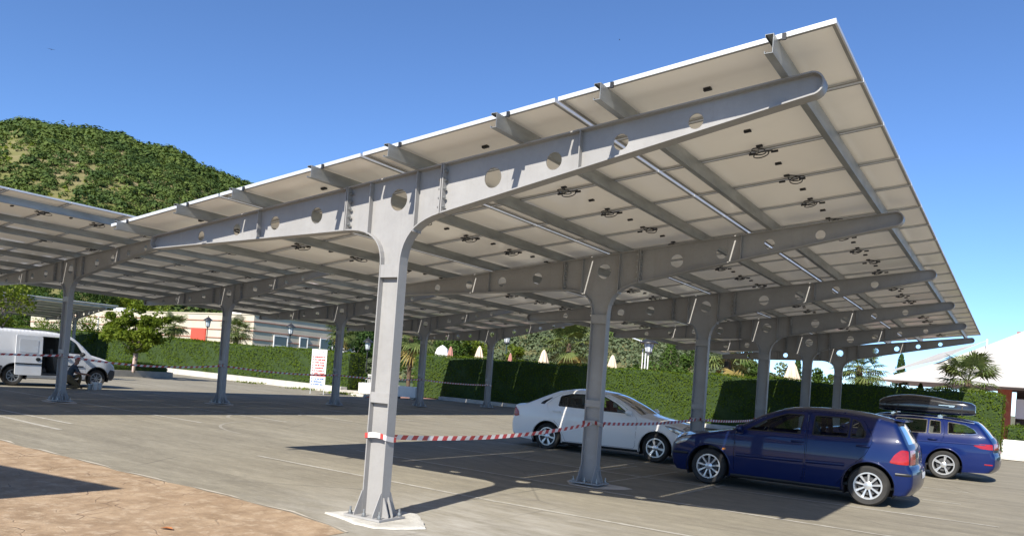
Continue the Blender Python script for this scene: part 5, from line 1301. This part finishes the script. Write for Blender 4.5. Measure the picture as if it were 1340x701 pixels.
# --- blue estate, nose to the left, with a roof box
ES = dict(origin=2.26, axles=(.90, 3.69), wr=.325, arch=.38, sill=.20, paint=M['blue2'], yw=.90, tw=.215, dash=1.42, seats=2.08, bench=2.98, mirror=(1.5, 1.0), spokes=5, wstyle='double', rimr=.222, wframe=M['chrome'],
    prof=[(.26, .20, .05), (.19, .30, .14), (.165, .42, .18), (.17, .55, .18), (.20, .67, .16), (.28, .75, .11), (.42, .80, .06), (.75, .87, .045), (1.05, .93, .045), (1.30, .975, .05),
          (1.36, .995, .055), (1.65, 1.155, .06), (1.95, 1.295, .05), (2.2, 1.375, .042), (2.5, 1.415, .04), (2.9, 1.43, .042), (3.4, 1.42, .042), (3.9, 1.385, .042), (4.25, 1.345, .04), (4.32, 1.325, .04),
          (4.36, 1.29, .05), (4.48, 1.14, .07), (4.58, 1.0, .08), (4.64, .91, .09), (4.66, .80, .10), (4.665, .69, .10), (4.70, .60, .10), (4.71, .48, .10), (4.69, .34, .09), (4.60, .23, .05)],
    widths=[(.15, .82), (.22, .86), (.35, .89), (.55, .906), (.75, .902), (.88, .888), (1.0, .868), (1.5, .86)], belt=[(0, .80), (1.3, .945), (1.6, .965), (3.7, 1.005), (4.7, 1.02)], roofz=1.42, roofw=.62,
    doors=[dict(out=smoothpoly([(1.42, .30), (1.45, .24), (2.52, .24), (2.55, .60), (2.55, 1.345), (2.52, 1.385), (2.22, 1.37), (1.85, 1.22), (1.46, 1.01), (1.40, .9)], .03, 3),
                win=[smoothpoly([(1.62, 1.0), (2.46, 1.01), (2.49, 1.34), (2.25, 1.335), (1.92, 1.205)], .035, 3)], handle=(2.42, .87)),
           dict(out=smoothpoly([(2.56, .24), (3.18, .24), (3.28, .40), (3.42, .62), (3.58, .76), (3.66, .96), (3.68, 1.10), (3.62, 1.35), (3.56, 1.385), (2.59, 1.39), (2.57, 1.345), (2.57, .6)], .03, 3),
                win=[smoothpoly([(2.62, 1.015), (3.30, 1.025), (3.30, 1.345), (2.62, 1.345)], .03, 3), smoothpoly([(3.345, 1.03), (3.60, 1.04), (3.57, 1.33), (3.345, 1.345)], .03, 3)], handle=(3.44, .90))],
    windows_body=[smoothpoly([(3.74, 1.045), (4.22, 1.07), (4.34, 1.10), (4.26, 1.20), (4.08, 1.29), (3.72, 1.325)], .03, 3)],
    over=[dict(name='front_bumper', a=(.26, .20), b=(.20, .67)), dict(name='bonnet', a=(.20, .67), b=(1.36, .995)), dict(name='windscreen', a=(1.36, .995), b=(2.2, 1.375), glass=1, m=M['glass']),
          dict(name='roof', a=(2.2, 1.375), b=(4.32, 1.325)), dict(name='rear_window', a=(4.32, 1.325), b=(4.58, 1.0), glass=1, m=M['glassdark'], t=.88), dict(name='tailgate', a=(4.58, 1.0), b=(4.665, .69)), dict(name='rear_bumper', a=(4.665, .69), b=(4.60, .23))],
    patches=[dict(name='grille', a=(.165, .45), b=(.20, .67), t=[(-.55, .55)], m=M['trim']), dict(name='headlight', a=(.20, .66), b=(.40, .79), t=[(-.99, -.6), (.6, .99)], m=M['lens']),
             dict(name='tail_light', a=(4.645, .89), b=(4.662, .76), t=[(-.995, -.45), (.45, .995)], m=M['red']), dict(name='number_plate', a=(4.662, .78), b=(4.668, .69), t=[(-.28, .28)], m=M['whitepaint'])],
    side_patches=[dict(name='headlight', m=M['lens'], out=smoothpoly([(.215, .66), (.29, .735), (.48, .79), (.68, .82), (.54, .71), (.30, .655)], .02)),
                  dict(name='tail_light', m=M['red'], out=smoothpoly([(4.635, .885), (4.655, .76), (4.42, .77), (4.26, .83), (4.40, .88)], .025))],
    strips=[dict(name='crease_line', m=M['blue2'], w=.03, pts=[(1.1, .80), (2.4, .82), (3.6, .845), (4.5, .86)], off=.008), dict(name='sill_strip', m=M['trim'], w=.05, pts=[(1.32, .215), (3.2, .215)], off=.01), dict(name='rear_reflector', m=M['red'], w=.03, pts=[(4.50, .42), (4.66, .42)], off=.01),
            dict(name='roof_rail', m=M['chrome'], w=.03, pts=[(2.25, 1.372), (2.9, 1.415), (3.6, 1.40), (4.25, 1.335)], off=.03)])
estate, ec = build_car('estate_car', 'deep blue estate car with a roof box, parked behind the hatchback', 'car', ES, (1.46 - .90 + 2.26, 15.38, 0), 0)
for x in (2.55, 3.55):
    mb = MB(); mb.tube([(x - 2.26, -.62, 1.455), (x - 2.26, .62, 1.455)], .022, 8)
    for s in (-1, 1): mb.box((x - 2.26, s * .60, 1.43), (.10, .07, .06))
    mb.build('roof_bar', M['chrome'], estate)
# roof box: clamped on the bars, but a thing that can be lifted off
rb = empty('roof_box', (3.82, 15.30, 1.465), 0, 'glossy black roof box strapped on the blue estate car', 'roof box')
M['gloss'] = mat('glossy_black_shell', (.010, .011, .014), .18, coat=1, c2=(.014, .015, .019), scale=2)
mb = MB(); ns, nc = 26, 22; V = []
for i in range(ns + 1):
    u = i / ns; x = -1.08 + 2.06 * u
    e = (1 - abs(2 * u - 1)**5.5)**.5 if 0 < u < 1 else .05
    hh = (.155 + .165 * math.sin(PI * min(1, u * 1.25 + .12))**.6 * .5 + .06 * min(1, u * 3)) * (.55 + .45 * e); ww = .40 * (.72 + .28 * e) * (1 - .10 * (1 - u))
    for k in range(nc):
        a = 2 * PI * k / nc; ca, sa = math.cos(a), math.sin(a); q = .42
        V.append((x, ww * math.copysign(abs(ca)**q, ca), .155 + (hh if sa > 0 else .135 * (.7 + .3 * e)) * math.copysign(abs(sa)**q, sa)))
mb.add(V, [(i * nc + k, i * nc + (k + 1) % nc, (i + 1) * nc + (k + 1) % nc, (i + 1) * nc + k) for i in range(ns) for k in range(nc)] + [tuple(range(nc)), tuple(ns * nc + k for k in range(nc - 1, -1, -1))])
mb.build('shell', M['gloss'], rb, smooth=50, recalc=True)
mb = MB(); mb.box((-.05, -.402, .15), (1.85, .012, .022)); mb.box((.0, .402, .15), (1.85, .012, .022)); mb.build('seam_strip', M['trim'], rb)
for x in (.72,):
    mb = MB(); q = [(-.43, .02), (-.425, .16), (-.40, .30), (-.33, .335), (.33, .335), (.40, .30), (.425, .16), (.43, .02)]; 
    mb.tube([(x, a, b_) for a, b_ in q], .012, 5); mb.build('strap', M['trim'], rb)
mb = MB(); mb.box((.40, -.41, .235), (.34, .006, .020)); mb.box((.50, -.41, .212), (.11, .006, .016)); mb.build('emblem', M['chrome'], rb)

# --- white van, facing away along the row, side door and rear door open
VN = dict(origin=2.12, axles=(.80, 3.46), wr=.315, arch=.385, sill=.26, paint=M['vanwhite'], yw=.83, tw=.19, dash=1.30, seats=1.80, mirror=(1.42, 1.08), spokes=8, rimm=M['steelrim'], rimr=.19, lipm=M['cladding'], handlem=M['trim'], mirrorm=M['trim'],
    prof=[(.20, .26, .05), (.12, .36, .13), (.10, .50, .17), (.12, .66, .16), (.20, .80, .12), (.38, .92, .07), (.70, 1.02, .05), (.98, 1.09, .05),
          (1.04, 1.11, .055), (1.30, 1.37, .06), (1.52, 1.56, .05), (1.72, 1.68, .04), (2.0, 1.745, .04), (2.5, 1.775, .04), (3.2, 1.78, .04), (3.9, 1.765, .04), (4.06, 1.745, .03), (4.11, 1.70, .03),
          (4.15, 1.45, .03), (4.17, 1.1, .03), (4.18, .75, .03), (4.20, .60, .04), (4.20, .46, .04), (4.15, .32, .03)],
    widths=[(.2, .78), (.30, .815), (.45, .835), (.70, .842), (.95, .838), (1.1, .832), (1.9, .83)], belt=[(0, .95), (1.1, 1.08), (4.2, 1.10)], roofz=1.78, roofw=.70,
    kw=dict(r=.07, front_taper=(.12, .6), rear_taper=(.01, .2)),
    doors=[dict(out=smoothpoly([(1.22, .42), (1.27, .34), (1.98, .34), (2.00, 1.55), (1.95, 1.66), (1.74, 1.64), (1.50, 1.50), (1.26, 1.25), (1.20, 1.0)], .03, 3),
                win=[smoothpoly([(1.34, 1.12), (1.92, 1.13), (1.92, 1.56), (1.74, 1.58), (1.56, 1.46)], .04, 3)], handle=(1.88, .98))],
    openings=[smoothpoly([(2.03, .36), (2.75, .36), (2.75, 1.62), (2.03, 1.62)], .04, 3)],
    over=[dict(name='front_bumper', a=(.20, .26), b=(.12, .66), m=M['cladding']), dict(name='bonnet', a=(.12, .66), b=(1.04, 1.11)), dict(name='windscreen', a=(1.04, 1.11), b=(1.72, 1.68), glass=1, m=M['glass']),
          dict(name='roof', a=(1.72, 1.68), b=(4.11, 1.70)), dict(name='rear_panel', a=(4.11, 1.70), b=(4.18, .75)), dict(name='rear_bumper', a=(4.18, .75), b=(4.15, .32), m=M['cladding'])],
    patches=[dict(name='headlight', a=(.12, .66), b=(.30, .87), t=[(-.99, -.6), (.6, .99)], m=M['lens'])],
    side_patches=[dict(name='front_cladding', m=M['cladding'], out=smoothpoly([(.20, .27), (.12, .38), (.10, .5), (.115, .60), (.34, .64), (.42, .50), (.42, .29)], .02)),
                  dict(name='rear_cladding', m=M['cladding'], out=smoothpoly([(3.86, .28), (4.14, .30), (4.19, .46), (4.19, .62), (3.80, .62), (3.84, .48)], .02)),
                  dict(name='tail_light', m=M['red'], out=smoothpoly([(4.06, .72), (4.165, .72), (4.155, 1.02), (4.06, 1.02)], .02))],
    strips=[dict(name='door_moulding', m=M['trim'], w=.045, pts=[(1.30, .70), (1.95, .70)], off=.014)])
VX = -21.75
van, vc = build_car('white_van', 'white panel van with its side and rear doors open, facing away at left', 'van', VN, (VX, 7.2, gz(VX)), -PI / 2)
# slid-back side door on its rail, outside the right-hand flank (local +y is the flank towards the camera)
out = smoothpoly([(0, 0), (.80, 0), (.80, 1.27), (0, 1.27)], .05, 3)
mb = MB(); mb.plate(out, [], .0, .03); 
d = mb.build('sliding_door', M['vanwhite'], van, recalc=True); d.location = (2.66 - 2.12, .865, .345); d.rotation_euler = (rad(2.5), 0, 0)
mb = MB(); mb.plate(smoothpoly([(.13, .72), (.70, .72), (.70, 1.15), (.13, 1.15)], .04, 3), [], .0301, .036); mb.build('pressed_panel', mat('van_panel_shade', (.56, .575, .60), .4, coat=.5), d, recalc=True)
mb = MB(); mb.box((.40, .036, .36), (.80, .014, .045)); mb.build('door_moulding', M['trim'], d)
mb = MB(); mb.lathe([(.055, .030), (.06, .04), (.03, .046), (0, .046)], 16, axis='y'); 
for i, p in enumerate(mb.v): mb.v[i] = (p[0] * 1.3 + .12, p[1], p[2] + .52)
mb.build('door_handle', M['trim'], d)
mb = MB(); mb.plate(smoothpoly([(0, 0), (.74, 0), (.74, 1.22), (0, 1.22)], .06, 3), [smoothpoly([(.10, .72), (.62, .72), (.62, 1.12), (.10, 1.12)], .05, 3)], 0, .045)
rd = mb.build('rear_door', M['vanwhite'], van, recalc=True); rd.location = (4.20 - 2.12, .80, .46); rd.rotation_euler = (rad(1.5), 0, rad(8))
mb = MB(); mb.plate(smoothpoly([(.085, .705), (.635, .705), (.635, 1.135), (.085, 1.135)], .05, 3), [], .012, .02); mb.build('window_glass', M['glassdark'], rd)
mb = MB(); mb.box((3.1 - 2.12, 0, .40), (2.0, 1.5, .05)); mb.box((1.98 - 2.12, 0, 1.0), (.03, 1.45, 1.2)); mb.box((3.1 - 2.12, -.72, 1.05), (2.0, .03, 1.2)); mb.build('cargo_lining', M['seat'], van)
for s in (-1, 1):
    mb = MB(); mb.tube([(2.0 - 2.12, s * .60, 1.815), (3.95 - 2.12, s * .60, 1.805)], .014, 6)
    for x in (2.1, 2.9, 3.8): mb.box((x - 2.12, s * .60, 1.80), (.05, .04, .05))
    mb.build('roof_rail', M['trim'], van)
def bag(loc, s, m, label, cat='bag', name='tool_bag'):
    mb = MB(); mb.lathe([(.8 * s, 0), (1.0 * s, .25 * s), (.95 * s, .7 * s), (.6 * s, 1.05 * s), (.25 * s, 1.15 * s), (.0, 1.15 * s)], 14, fold=.08, nf=5); o = tag(mb.build(name, m, smooth=60), label, cat); o.location = loc
bag((VX + .55, 6.55, gz(VX) + .43), .17, M['whitepaint'], 'pale sack lying inside the open side door of the white van', 'sack', 'sack')
bag((VX + .45, 6.85, gz(VX) + .43), .15, M['seat'], 'dark tool bag inside the open side door of the white van')

# ------------------------------------------------------------------ man kneeling beside the van
M['skin'] = mat('tanned_skin', (.40, .20, .13), .55, c2=(.34, .165, .105), scale=9)
M['shirt'] = mat('dark_slate_shirt', (.030, .042, .055), .85, c2=(.045, .058, .072), scale=14)
M['trouser'] = mat('olive_brown_trousers', (.11, .075, .035), .9, c2=(.15, .105, .05), scale=12)
M['shoe'] = mat('worn_work_shoes', (.07, .05, .035), .8, c2=(.10, .07, .05), scale=15)
M['hair'] = mat('dark_hair', (.02, .014, .01), .7, c2=(.03, .02, .015), scale=30)
M['cap'] = mat('pale_cap_cloth', (.80, .74, .68), .8, c2=(.7, .64, .58), scale=12)
def person(loc, rz, label):
    # faces local +x; kneels on the right knee, left foot planted, reaching forward
    J = [('pelvis', (0, 0, .34), .125, -1), ('belly', (.03, 0, .46), .122, 0), ('chest', (.10, 0, .62), .140, 1), ('upper', (.15, 0, .74), .115, 2), ('neck', (.20, 0, .82), .052, 3), ('skull0', (.225, 0, .885), .062, 4), ('skull1', (.235, 0, .95), .085, 5), ('skull2', (.225, 0, 1.015), .080, 6), ('crown', (.215, 0, 1.06), .05, 7), ('jaw', (.285, 0, .89), .042, 5), ('nose', (.325, 0, .945), .014, 6)]
    side = []
    for s, n in ((-1, 'R'), (1, 'L')):
        b = len(J)
        J += [('sh' + n, (.15, s * .17, .73), .062, 3), ('el' + n, (.28, s * .24, .52), .043, b), ('wr' + n, (.50, s * .14, .50), .028, b + 1), ('palm' + n, (.56, s * .12, .495), .028, b + 2)]
        for k, (dy, dz, L) in enumerate(((-.026, .0, .062), (-.009, -.004, .07), (.009, -.006, .066), (.026, -.012, .052))):
            q = len(J); J += [('f', (.595, s * .12 + dy, .485 + dz), .010, b + 3), ('f', (.595 + L * .6, s * .12 + dy, .468 + dz), .009, q), ('f', (.595 + L * .8, s * .12 + dy, .445 + dz), .008, q + 1)]
        q = len(J); J += [('f', (.565, s * .12 - s * .035, .48), .011, b + 3), ('f', (.595, s * .12 - s * .05, .465), .009, q)]
    b = len(J); J += [('hipR', (.02, -.10, .31), .095, 0), ('kneeR', (.34, -.13, .085), .068, b), ('calfR', (.14, -.13, .075), .060, b + 1), ('ankR', (-.06, -.13, .07), .042, b + 2), ('toeR', (-.10, -.13, .03), .038, b + 3)]
    b = len(J); J += [('hipL', (.02, .10, .31), .095, 0), ('kneeL', (.40, .14, .46), .066, b), ('calfL', (.38, .14, .28), .056, b + 1), ('ankL', (.36, .14, .09), .040, b + 2), ('toeL', (.49, .14, .035), .038, b + 3)]
    me = bpy.data.meshes.new('person'); me.from_pydata([j[1] for j in J], [(i, j[3]) for i, j in enumerate(J) if j[3] >= 0], []); o = bpy.data.objects.new('person', me); COL.objects.link(o)
    sk = o.modifiers.new('skin', 'SKIN'); sk.use_smooth_shade = True
    for v, j in zip(me.skin_vertices[0].data, J): v.radius = (j[2], j[2])
    me.skin_vertices[0].data[0].use_root = True
    for i, j in enumerate(J):
        if j[0] in ('pelvis',): me.skin_vertices[0].data[i].radius = (.15, .12)
        if j[0] in ('belly',): me.skin_vertices[0].data[i].radius = (.145, .11)
        if j[0] in ('chest',): me.skin_vertices[0].data[i].radius = (.165, .12)
    su = o.modifiers.new('sub', 'SUBSURF'); su.levels = 1; su.render_levels = 1
    dg = bpy.context.evaluated_depsgraph_get(); ev = o.evaluated_get(dg); m2 = bpy.data.meshes.new_from_object(ev)
    bpy.data.objects.remove(o); o = bpy.data.objects.new('person', m2); COL.objects.link(o)
    m2.materials.clear()
    for k in ('skin', 'shirt', 'trouser', 'shoe', 'hair'): m2.materials.append(M[k])
    jp = np.array([j[1] for j in J]); nm = [j[0] for j in J]
    for p in m2.polygons:
        c = np.array(p.center); k = nm[int(np.argmin(np.linalg.norm(jp - c, axis=1)))]
        mi = 0
        if k in ('belly', 'chest', 'upper', 'shR', 'shL') : mi = 1
        elif k[:3] in ('pel', 'hip', 'kne', 'cal'): mi = 2
        elif k[:3] in ('ank', 'toe'): mi = 3
        if k[:2] == 'el' and c[2] > .56: mi = 1
        if k in ('skull1', 'skull2', 'crown') and (c[0] < .20 or c[2] > 1.0) : mi = 4
        p.material_index = mi; p.use_smooth = True
    o.location = loc; o.rotation_euler = (0, 0, rz); tag(o, label, 'person')
    mb = MB(); mb.lathe([(.104, .985), (.108, 1.02), (.098, 1.065), (.065, 1.10), (.02, 1.112), (0, 1.112)], 20, (.215, 0, 0))
    V = []; 
    for k in range(9):
        a = -1.1 + 2.2 * k / 8; V += [(.215 + .10 * math.cos(a), .10 * math.sin(a), .995), (.215 + .20 * math.cos(a * .75), .115 * math.sin(a), .965)]
    mb.add(V + [(x, y, z - .008) for x, y, z in V], [(2 * k, 2 * k + 2, 2 * k + 3, 2 * k + 1) for k in range(8)] + [(18 + 2 * k, 18 + 2 * k + 1, 18 + 2 * k + 3, 18 + 2 * k + 2) for k in range(8)] + [(2 * k + 1, 2 * k + 3, 18 + 2 * k + 3, 18 + 2 * k + 1) for k in range(8)])
    mb.build('cap', M['cap'], o, smooth=50, recalc=True)
    for s in (-1, 1):
        mb = MB(); mb.lathe([(.0, -.012), (.018, -.008), (.022, 0), (.0, .008)], 10, axis='y')
        for i, p in enumerate(mb.v): mb.v[i] = (p[0] * .8 + .225, p[1] + s * .088, p[2] * 1.4 + .94)
        mb.build('ear', M['skin'], o, smooth=60)
        mb = MB(); mb.lathe([(.0, -.010), (.009, -.004), (.009, .004), (0, .010)], 8)
        for i, p in enumerate(mb.v): mb.v[i] = (p[0] + .312, p[1] + s * .032, p[2] + .962)
        mb.build('eye', M['iron'], o, smooth=60)
    mb = MB(); mb.box((.322, 0, .903), (.012, .045, .010)); mb.build('mouth', mat('lips', (.28, .10, .08), .5), o)
    return o
px_, py_ = -20.15, 7.15
person((px_, py_, gz(px_)), rad(75), 'man in pale cap, dark T-shirt and brown trousers kneeling beside the white van')
def bucket(loc, m, label, lid=False, s=1.0):
    r = empty('bucket', loc, .4, label, 'bucket', 'buckets beside the kneeling man'); r.scale = (s, s, s)
    mb = MB(); mb.lathe([(.10, 0), (.125, .25), (.135, .255), (.135, .275), (.12, .275), (.098, .02), (0, .02)], 20); mb.build('pail', m, r, smooth=40)
    mb = MB(); mb.tube([(.135 * math.cos(a), 0.02, .26 + .12 * math.sin(a)) for a in np.linspace(0, PI, 10)], .005, 5); mb.build('handle', M['zinc'], r)
    if lid:
        mb = MB(); mb.lathe([(.138, .27), (.138, .30), (0, .305)], 20); mb.build('lid', m, r)
bucket((-20.1, 8.0, gz(-20)), M['whitepaint'], 'white lidded bucket in front of the kneeling man', True, .85)
bucket((-19.95, 7.78, gz(-20)), M['zinc'], 'grey pail at the knees of the kneeling man', False, .7)
bucket((-20.25, 8.25, gz(-20)), M['alu'], 'pale grey pail beside the van front wheel', False, .8)
# ------------------------------------------------------------------ light, sky, camera
w = bpy.data.worlds.new('World'); SC.world = w; w.use_nodes = True
nt = w.node_tree; bg = nt.nodes['Background']; sky = nt.nodes.new('ShaderNodeTexSky'); sky.sky_type = 'NISHITA'; sky.sun_disc = False
SUN = Vector((.22, -1.22, 1.0)).normalized()
el = math.asin(SUN.z); az = math.atan2(SUN.x, SUN.y)
sky.sun_elevation = el; sky.sun_rotation = az; sky.altitude = 0; sky.air_density = .68; sky.dust_density = 0; sky.ozone_density = 8
nt.links.new(sky.outputs[0], bg.inputs['Color']); bg.inputs['Strength'].default_value = .119
L = bpy.data.lights.new('sun', 'SUN'); L.energy = 4.8; L.angle = rad(.53); L.color = (1.0, .945, .85)
so = bpy.data.objects.new('sun', L); COL.objects.link(so); so.rotation_euler = (-SUN).to_track_quat('-Z', 'Y').to_euler(); so.location = (10, -30, 30)
cam = bpy.data.cameras.new('camera'); co = bpy.data.objects.new('camera', cam); COL.objects.link(co)
yaw, pitch, roll = -0.5778, 0.0214, 0.0724
f = Vector((math.sin(yaw) * math.cos(pitch), math.cos(yaw) * math.cos(pitch), math.sin(pitch))); r = Vector((math.cos(yaw), -math.sin(yaw), 0)); u = r.cross(f)
r2 = r * math.cos(roll) + u * math.sin(roll); u2 = -r * math.sin(roll) + u * math.cos(roll)
Mx = Matrix((r2, u2, -f)).transposed().to_4x4(); Mx.translation = Vector((5.6447, -6.2158, 1.5907)); co.matrix_world = Mx
cam.sensor_fit = 'HORIZONTAL'; cam.sensor_width = 36; cam.lens = 36 * 1020.65 / 1340; cam.shift_y = (473.17 - 350.5) / 1340; cam.clip_end = 5000; cam.clip_start = .05
SC.camera = co
SC.view_settings.view_transform = 'Standard'; SC.view_settings.look = 'None'; SC.view_settings.exposure = .80; SC.view_settings.gamma = 1
SC.cycles.max_bounces = 8; SC.cycles.transparent_max_bounces = 16
